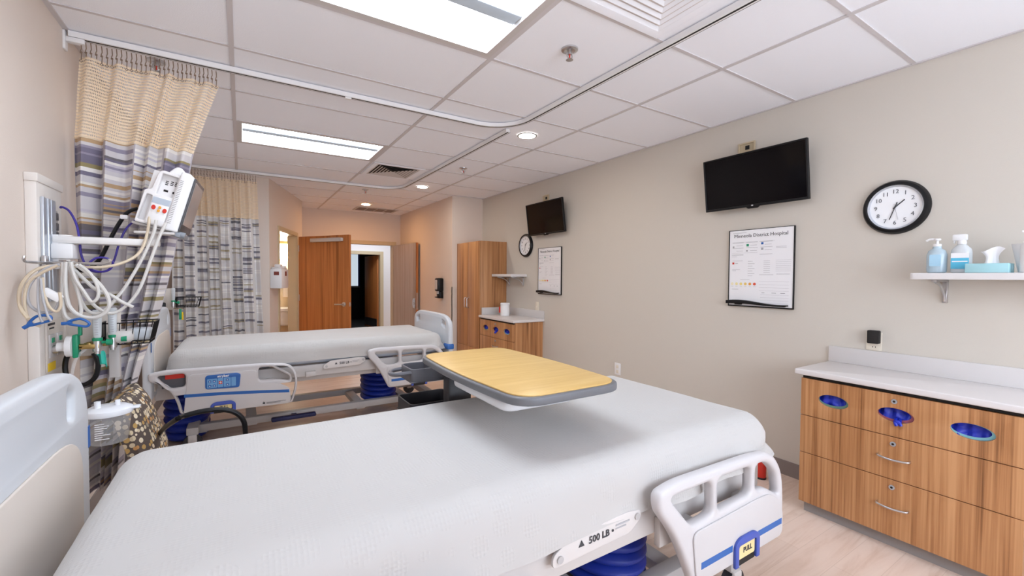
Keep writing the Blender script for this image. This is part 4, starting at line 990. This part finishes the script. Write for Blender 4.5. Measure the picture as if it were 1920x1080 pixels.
# ------------------------------------------------------------------ headwalls
HX = XL+.036
def headwall(loc, label):
    t = thing('headwall_unit', label, 'medical headwall', loc, 0, 'bed headwall units')
    # local: x out of the wall, y along it from the near edge
    MB().box((0, 0, .35), (.036, .285, 1.765), .004).box((0, -.006, 1.755), (.042, .291, 1.79), .004).obj('casing', mat('headwall_white', (222, 216, 210), .45), t)
    b = MB()
    for y0, y1, d in ((.03, .055, .012), (.06, .078, .008), (.085, .112, .012), (.122, .17, .012)): b.box((.036, y0, 1.26), (.036+d, y1, 1.70), .004)
    b.obj('mounting_rail', ALU, t)
    b = MB(); b.box((.036, .185, 1.30), (.039, .225, 1.66), .001); b.obj('service_strip', GREYP, t)
    for z, m in ((1.635, DGREY), (1.59, DGREY), (1.55, DGREY)):
        MB().box((.039, .188, z-.016), (.043, .222, z+.016), .001).obj('data_port', m, t)
    MB().box((.039, .187, 1.40), (.045, .223, 1.435), .002).obj('red_outlet', RED, t)
    g = MB().box((.036, .05, .96), (.044, .25, 1.18), .003).obj('gas_panel', BEIGEP, t)
    MB().box((.0441, .06, 1.158), (.0448, .14, 1.168)).box((.0441, .075, 1.142), (.0448, .13, 1.149)).obj('lettering', INK, g)
    for y in (.09, .18):
        MB().box((.044, y-.03, 1.02), (.05, y+.03, 1.12), .002, m=LGREY).cyl((.05, y, 1.055), (.07, y, 1.055), .018, m=CHROME).box((.05, y-.012, 1.085), (.054, y+.012, 1.105), m=GREEN).obj('gas_outlet', LGREY, t)
    MB().box((.0445, .05, .965), (.046, .135, 1.0)).obj('yellow_tag', TAGY, t)
    return t
H1 = headwall((XL, 2.52, 0), 'white headwall service panel with blue and red outlets left of the near curtain')
dup(H1, (XL, 5.36, 0), 'headwall service panel by the head of the far bed')
# monitor arm and monitor
t = thing('monitor_mount', 'white wall arm reaching from the headwall panel to the patient monitor', 'monitor mount', (HX+.012, 2.66, 1.50))
MB().box((0, -.05, -.055), (.07, .05, .01), .006).box((.0, -.03, -.10), (.02, .03, .05), .004).obj('carriage', WHITE, t)
MB().box((.0, -.035, .012), (.36, .035, .045), .01).cyl((.03, 0, -.06), (.03, 0, .05), .03, 20).obj('arm', mat('arm_white', (226, 224, 222), .4), t)
MB().cyl((.335, 0, .04), (.335, 0, .075), .028, 20).box((.27, -.04, .07), (.42, .04, .082), .003).obj('tilt_head', LGREY, t)
# patient monitor: local x forward (screen), y width, z up
t = thing('patient_monitor', 'white patient monitor tilted on its wall arm, red and yellow sockets on its side', 'patient monitor', (-.30, 2.79, 1.745))
t.rotation_euler = (0, math.radians(15), math.radians(-3))
hw = .145
b = MB(); b.plate(rpoly([(.03, -.145), (.085, -.145), (.085, .135), (.065, .15), (.03, .15)], .01), (), 2*hw, .008, M=frame3((0, hw, 0), (1, 0, 0), (0, 0, 1)))
b.obj('front_housing', WHITE, t)
side = MB(); side.plate(rpoly([(-.135, -.14), (.03, -.14), (.03, .13), (-.09, .13), (-.10, .03), (-.135, .02)], [.01, .002, .002, .03, .01, .015]),
                        [rpoly([(-.125, -.125), (-.085, -.125), (-.085, .0), (-.118, .0)], .006), rpoly([(-.07, .012), (.022, .012), (.022, .115), (-.07, .115)], .006)], .03, .004, M=frame3((0, -hw+.045, 0), (1, 0, 0), (0, 0, 1)))
side.box((-.13, -hw+.046, -.135), (.03, hw-.02, .125), .006)
side.obj('rear_housing', mat('monitor_white', (226, 224, 224), .4), t)
b = MB()
for (x, z) in ((-.04, .085), (-.012, .088), (.012, .09)): 
    for k in range(3): b.box((x-.008, -hw+.0445, z-k*.008), (x+.008, -hw+.046, z-k*.008+.004))
b.box((-.045, -hw+.0445, .035), (-.02, -hw+.046, .045)); b.box((.005, -hw+.0445, .035), (.02, -hw+.046, .045)); b.obj('vent_slot', DARK, t)
md = MB().box((-.075, -hw+.004, -.135), (.024, -hw+.016, -.002), .003, m=WHITE).box((-.074, -hw+.0025, -.034), (.023, -hw+.004, -.005), m=mat('module_bluegrey', (178, 188, 200), .45)).obj('connector_module', WHITE, t)
b = MB()
for x, z, r, m in ((-.055, -.055, .011, RED), (.008, -.06, .011, RED), (-.022, -.05, .007, ORANGE), (-.024, -.066, .007, ORANGE)): b.cyl((x, -hw+.004, z), (x, -hw-.004, z), r, 16, m=m)
b.obj('socket', RED, md)
b = MB()
for k in range(26): b.box((.036, -hw-.0006, -.11+k*.0085), (.05, -hw+.001, -.107+k*.0085))
b.obj('side_grille', mat('grille_shadow', (150, 148, 148), .6), t)
MB().box((.085, -hw+.004, -.135), (.093, hw-.004, .135), .003).obj('bezel', mat('bezel_grey', (70, 72, 76), .4), t)
MB().box((.0932, -hw+.018, -.10), (.0945, hw-.02, .118)).obj('screen', mat('grey_screen', (150, 152, 154), .18), t)
MB().cyl((.08, -hw+.03, -.15), (.115, -hw+.03, -.15), .014, 16).box((.06, -hw+.01, -.165), (.10, hw-.06, -.142), .005).obj('control_knob', mat('knob_grey', (140, 146, 154), .35), t)
MB().plate(rpoly([(-.045, .118), (.032, .118), (.030, .150), (.012, .178), (-.012, .178), (-.03, .15)], .012), (), .11, .008, M=frame3((0, .055, 0), (1, 0, 0), (0, 0, 1))).obj('handle', WHITE, t)
for o in t.children_recursive:
    for v in (o.data.vertices if o.name.split('.')[0] in ('rear_housing', 'vent_slot', 'connector_module', 'socket', 'mount_plate') else ()):
        if v.co.x < .03: v.co.x = .03+(v.co.x-.03)*.7
MB().box((-.10, -.10, -.152), (.06, .10, -.14), .004).box((-.06, -.05, -.165), (.06, .05, -.15), .003).obj('mount_plate', LGREY, t)
# cables
def cable(px, r, m, label, Y=2.55, Y1=None, name='monitor_cable', n=6, group='cables hung on the headwall', seg=8):
    k = len(px); pts = [at(x, y, Y=(Y if Y1 is None else Y+(Y1-Y)*i/(k-1))) for i, (x, y) in enumerate(px)]
    for p in pts: p.x = max(p.x, XL+(.055 if p.y > 2.5 else .012))
    b = MB().tube(pts, r, seg, smooth=n); o = b.obj(name, m)
    return tag(o, label, 'cable', group)
CW = mat('cable_white', (206, 204, 200), .45); CB = mat('cable_beige', (206, 190, 166), .5); CG = mat('cable_grey', (176, 176, 180), .45)
CP = mat('cable_purple', (58, 44, 140), .45)
cable([(280, 405), (277, 434), (264, 470), (237, 490), (190, 501), (113, 498), (74, 503), (50, 520), (37, 545), (38, 576), (53, 598)], .0062, CB, 'beige cable arching from the monitor across to the far left coil', 2.66, 2.30)
cable([(293, 413), (287, 440), (267, 484), (237, 535), (219, 558), (201, 578), (178, 588), (158, 575), (141, 535), (131, 500), (128, 488)], .0068, CW, 'thick white monitor cable, middle of three, sweeping down into the bundle', 2.61, 2.52)
cable([(311, 418), (298, 446), (284, 484), (262, 541), (238, 572), (213, 587), (190, 582), (166, 562), (147, 532), (139, 505), (137, 490)], .0068, CW, 'thick white monitor cable hanging furthest to the right of the bundle', 2.60, 2.53)
cable([(139, 505), (158, 524), (180, 543), (207, 553), (230, 567), (250, 576)], .007, CW, 'short white cable crossing the bundle and ending in a free plug', 2.50)
for i, (px, r, m, lb) in enumerate((
    ([(118, 492), (117, 530), (118, 570), (124, 594), (140, 600), (152, 585), (148, 555), (138, 520), (126, 492)], .0065, CW, 'white looped cable at the centre of the hook, narrow long loop'),
    ([(124, 491), (122, 530), (128, 570), (146, 590), (172, 596), (195, 588), (205, 570), (196, 545), (172, 518), (142, 496)], .0075, CW, 'wide white looped cable reaching right from the hook'),
    ([(133, 491), (140, 520), (158, 548), (172, 566), (184, 556), (182, 535), (168, 512), (148, 496)], .0065, CW, 'small white looped cable inside the wider loop'),
    ([(112, 496), (90, 502), (66, 520), (52, 545), (56, 572), (80, 586), (104, 580), (112, 560)], .0055, CG, 'grey coiled cable on the left of the hook'),
    ([(108, 498), (78, 512), (54, 530), (46, 560), (50, 590), (60, 606), (76, 612)], .005, CB, 'thin beige coiled cable hanging lowest left of the hook'),
    ([(80, 520), (82, 548), (92, 575), (106, 584), (114, 572), (112, 548)], .005, CB, 'beige finger sensor lead curled below the hook'),
    ([(72, 520), (71, 560), (74, 590), (80, 604)], .004, CG, 'thin grey lead hanging straight down beside the coil'),
    ([(76, 522), (80, 556), (88, 588), (96, 602)], .004, CG, 'second thin grey lead slanting down into blue clips'))):
    cable(px, r, m, lb, 2.478-.005*i if i < 3 else 2.36-.006*i)
cable([(103, 389), (116, 388), (130, 396), (143, 420), (149, 450), (152, 476), (162, 498), (182, 509), (203, 507), (212, 494), (200, 484), (180, 484), (167, 494), (162, 506)], .0045, CP, 'purple network cable arching out of the headwall panel', 2.72, 2.62)
cable([(162, 503), (180, 510), (203, 506), (214, 488), (224, 455), (238, 427), (258, 410)], .0045, CP, 'purple cable rising from the loop up to the monitor back', 2.68, 2.80)
cable([(258, 391), (240, 398), (224, 418), (206, 450), (190, 482), (172, 500), (154, 508), (140, 500)], .0085, BLACK, 'black power cable drooping from the monitor back', 2.83, 2.70)
b = MB(); p = at(233, 407, Y=2.79); b.box(p-Vector((.014, .012, .01)), p+Vector((.014, .012, .01)), .003); o = b.obj('cable_tag', PAPER); tag(o, 'white paper tag wrapped round the black monitor cable', 'tag')
t = thing('cable_hook', 'chrome hook rail on the headwall carrying the coiled cables', 'hook', (HX+.01, 2.50, 1.425))
MB().box((-.004, .03, -.03), (.01, .07, .03), .003).tube([(.005, .05, 0), (.03, .02, 0), (.20, -.02, .0), (.215, -.025, .02)], .006, 8, smooth=4).tube([(.03, .02, 0), (.02, -.06, -.002), (.015, -.19, 0), (.018, -.205, .02)], .005, 8, smooth=4).obj('hook_bar', CHROME, t)
o = MB().box((-.03, -.012, -.014), (.03, .012, .014), .004).obj('finger_sensor', WHITE); o.location = at(98, 553, Y=2.34); o.rotation_euler = (0, math.radians(38), 0); tag(o, 'white clip finger sensor dangling in the cable bundle', 'sensor')
for (x, y, lb, rot) in ((74, 600, 'bright blue cable clip at the left end of the bundle', -.35), (148, 605, 'blue cable clip ring under the middle of the bundle', .2)):
    p = at(x, y, Y=2.33 if x < 100 else 2.45); p.x = max(p.x, XL+.06); b = MB().tube([(-.03, 0, 0), (0, 0, .016), (.03, 0, .004), (.026, 0, -.012), (0, 0, -.012), (-.03, 0, -.01)], .005, 8, closed=True, smooth=4).tube([(-.05, 0, -.012), (-.02, 0, -.004)], .007, 8); o = b.obj('cable_clip', BLUE); o.location = p; o.rotation_euler = (0, rot, 0); tag(o, lb, 'cable clip')
# equipment bracket with flowmeters, basket, canister
t = thing('equipment_panel', 'beige equipment backplate projecting behind the flowmeters', 'equipment panel', (HX, 2.80, 1.10))
MB().box((0, 0, -.11), (.20, .012, .10), .004).box((0, -.02, -.11), (.012, .012, .10), .002).obj('backplate', BEIGEP, t); MB().box((.10, -.215, -.045), (.112, 0, -.035), .002).box((.10, -.215, -.05), (.165, -.20, -.03), .002).box((.10, -.145, -.05), (.20, -.135, -.03), .002).obj('manifold_bar', BRASS, t); MB().box((.16, -.03, -.22), (.20, 0, -.06), .004).obj('lower_leg', LGREY, t)
def flowmeter(loc, label, tall):
    t = thing('flowmeter', label, 'flowmeter', loc, 0, 'oxygen flowmeters')
    MB().lathe([(.012, .03), (.014, .04), (.0175, .15), (.014, .155)], seg=16).obj('sight_tube', TUBEC, t)
    MB().lathe([(.017, .018), (.018, .026), (.018, .03), (.012, .032)], seg=20).obj('collar', GREEN, t)
    MB().lathe([(.010, -.04), (.010, -.03), (.016, -.028), (.016, .018)], seg=20).obj('body', CHROME, t)
    MB().cyl((.014, 0, .01), (.03, 0, .01), .006).cyl((.03, 0, .01), (.05, 0, .01), .014, 14, m=GREEN).obj('valve_knob', GREEN, t)
    b = MB()
    for k in range(9): b.box((-.005, -.0182, .045+k*.011), (.007, -.0168, .0475+k*.011))
    b.obj('scale_marks', INKL, t)
    return t
FM = flowmeter((-.545, 2.60, 1.065), 'clear oxygen flowmeter with green collar, left of the pair', 1)
dup(FM, (-.505, 2.66, 1.07), 'clear oxygen flowmeter with green knob, right of the pair by the basket')
dup(FM, (-.575, 5.42, 1.09), 'small flowmeter by the head of the far bed')
t = thing('suction_regulator', 'white round suction regulator with green block on the headwall outlet', 'regulator', (HX+.03, 2.60, 1.065))
MB().cyl((0, 0, 0), (.03, 0, 0), .02, 20).cyl((.03, 0, 0), (.05, 0, 0), .045, 28).obj('dial_body', WHITE, t)
MB().box((.05, -.02, -.05), (.068, .02, .05), .004).box((.066, -.01, .045), (.078, .01, .085), .003).obj('green_block', GREEN, t)
MB().cyl((.068, 0, 0), (.11, 0, 0), .008, m=BRASS).sph((.098, 0, 0), .015, m=BRASS).obj('fitting', BRASS, t)
o = MB().tube([Vector((HX+.128, 2.60, 1.058)), at(146, 668, Y=2.59), at(137, 690, Y=2.57), at(133, 720, Y=2.56), at(134, 760, Y=2.55)], .006, 8, smooth=4).obj('suction_tube', CLEAR); tag(o, 'clear tube hanging from the suction regulator behind the headboard', 'tube')
o = MB().tube([at(x, y, Y=2.66) for x, y in ((150, 655), (128, 665), (122, 690), (130, 712), (155, 722), (178, 708), (184, 682), (176, 662))], .010, 8, smooth=5).obj('black_hose', BLACK); tag(o, 'coiled black hose hanging under the flowmeters', 'hose')
o = MB().grid(lambda u, v: at(180+18*u+3*v, 664+26*v-8*math.sin(u*3), Y=2.655)+Vector((0, .006*math.sin(u*9), 0)), 8, 6).obj('cloth_strap', TEAL); o.modifiers.new('thick', 'SOLIDIFY').thickness = .003; tag(o, 'teal rubber strap hanging under the flowmeters', 'strap')
def basket(loc, label):
    t = thing('wire_basket', label, 'basket', loc, 0, 'black wire baskets')
    w, d, h = .20, .15, .10; b = MB(); r = .0028
    for z in (0, .014, h): 
        s = .9+.1*z/h
        b.tube([(0, -d/2*s, z), (w*s, -d/2*s, z), (w*s, d/2*s, z), (0, d/2*s, z)], r, 6, closed=True)
    def up(x, y):
        b.tube([(x*.9, y*.9, 0), (x, y, h)], .002, 6)
    for k in range(9): up(w*k/8, -d/2); up(w*k/8, d/2)
    for k in range(1, 8): up(w, -d/2+d*k/8); up(0, -d/2+d*k/8)
    for k in range(7): b.tube([(w*.9*k/6, -d/2*.9, 0), (w*.9*k/6, d/2*.9, 0)], .002, 6)
    b.obj('wire_frame', BLACK, t); MB().box((-.012, -.03, .03), (.002, .03, .09), .002).obj('bracket', BLACK, t)
    return t
BK = basket((-.555, 2.735, 1.052), 'black wire basket of wrapped supplies in front of the near curtain')
dup(BK, (-.555, 5.50, 1.05), 'black wire basket by the far curtain at the head of the far bed')
for i, (x, y, z, lb) in enumerate(((-.50, 2.70, 0, 'white wrapped supply packet lying low in the near basket'), (-.44, 2.76, 0.0, 'clear wrapped supply packet at the outer end of the near basket'))):
    b = MB().box((-.052, -.05, 0), (.044, .05, .06), .02, seg=4); o = b.obj('supply_packet', mat('packet%d' % i, ((196, 192, 188), (188, 194, 200))[i], .3)); o.location = (x+.02, y, 1.058); o.rotation_euler = (0, 0, .12*(1-2*i)); tag(o, lb, 'packet')
t = thing('suction_canister', 'clear suction canister with white lid hanging behind the near headboard', 'canister', (-.485, 2.46, .665))
MB().lathe([(.058, 0), (.062, .004), (.074, .10), (.076, .125)], seg=32).obj('jar', CLEAR, t)
MB().lathe([(.080, .120), (.082, .128), (.080, .142), (.06, .152), (.02, .154)], seg=32).cyl((-.03, -.02, .15), (-.03, -.02, .18), .011).cyl((.03, .0, .15), (.03, 0, .175), .009).box((.06, -.02, .132), (.105, .02, .142), .006).obj('lid', mat('lid_clear_white', (230, 234, 240), .25), t)
b = MB()
for k in range(8): b.box((-.03, -.071, .03+k*.009), (-.03+random.Random(k).uniform(.02, .05), -.0695, .033+k*.009))
b.obj('printed_scale', PAPER, t)
MB().box((-.215, -.02, .09), (-.074, .02, .11), .004).box((-.215, -.03, .05), (-.205, .03, .15), .003).obj('wall_bracket', LGREY, t)
# equipment box by far headwall
t = thing('equipment_panel', 'beige equipment backplate beside the headboard of the far bed', 'equipment panel', (HX, 5.50, 1.12)); MB().box((0, 0, -.10), (.12, .03, .12), .02).obj('backplate', BEIGEP, t); MB().box((0, -.03, -.09), (.06, 0, -.02), .01).obj('fitting', BLACK, t)
o = MB().box((-.010, -.004, -.055), (.012, .004, .05), .003, m=GREEN).box((.012, -.004, -.06), (.026, .004, .02), .003, m=TAGY).obj('hanging_tag', GREEN); o.location = (-.52, 5.40, .985); tag(o, 'green and yellow tag hanging by the far flowmeter', 'tag')
# ------------------------------------------------------------------ visitor chair between the beds
t = thing('visitor_chair', 'upholstered chair in dotted brown fabric tucked between the two beds', 'chair', (-.215, 2.77, 0))
Mb = Matrix.Translation((-.16, 0, .42)) @ Matrix.Rotation(math.radians(-17), 4, 'Y')
b = MB(); b.grid(lambda u, v: Mb @ Vector((.045*(1-(2*u-1)**4)*(1-(2*v-1)**6)+.02, .235*(2*u-1)*(1-.10*v**3), .40*v)), 20, 20); b.grid(lambda u, v: Mb @ Vector((-.02-.02*(1-(2*u-1)**4)*(1-(2*v-1)**6), .235*(2*u-1)*(1-.10*v**3), .40*v)), 20, 20)
def edge(u): return u
for us in (0, 1):
    b.grid(lambda u, v: Mb @ Vector((-.02+.04*u, .235*(2*us-1)*(1-.10*v**3), .40*v)), 2, 20)
b.grid(lambda u, v: Mb @ Vector((-.02+.04*v, .235*(2*u-1)*.9, .40)), 20, 2)
b.obj('backrest', DOTS, t, ang=60)
MB().box((-.20, -.24, .28), (.26, .20, .40), .04, seg=4).obj('seat', DOTS, t)
for x in (-.16, .27):
    for y in (-.21, .21): MB().box((x-.018, y-.018, 0), (x+.018, y+.018, .30), .004).obj('leg', DOORW, t)
o = MB().tube([at(285, 835, Y=2.95), at(303, 808, Y=2.7)]+[at(x, y, Y=2.3) for x, y in ((330, 787), (345, 780), (380, 771), (415, 768), (440, 773), (455, 786), (460, 805), (460, 840))]+[Vector((.0, 2.2, .3)), Vector((-.02, 2.22, .02))], .011, 10, smooth=5).obj('black_hose', BLACK); tag(o, 'black hose looping up between the two beds', 'hose')
# ------------------------------------------------------------------ world and view
w = bpy.data.worlds.new('world'); SC.world = w; w.use_nodes = True
w.node_tree.nodes['Background'].inputs[0].default_value = (.9, .95, 1, 1); w.node_tree.nodes['Background'].inputs[1].default_value = .3
SC.view_settings.view_transform = 'Standard'; SC.view_settings.look = 'None'; SC.view_settings.exposure = 1.0; SC.view_settings.gamma = 1
try: SC.view_settings.use_curve_mapping = False
except Exception: pass
SC.cycles.max_bounces = 12; SC.cycles.diffuse_bounces = 10; SC.cycles.transparent_max_bounces = 12
SC.cycles.use_denoising = True
SC.cycles.sample_clamp_indirect = 6
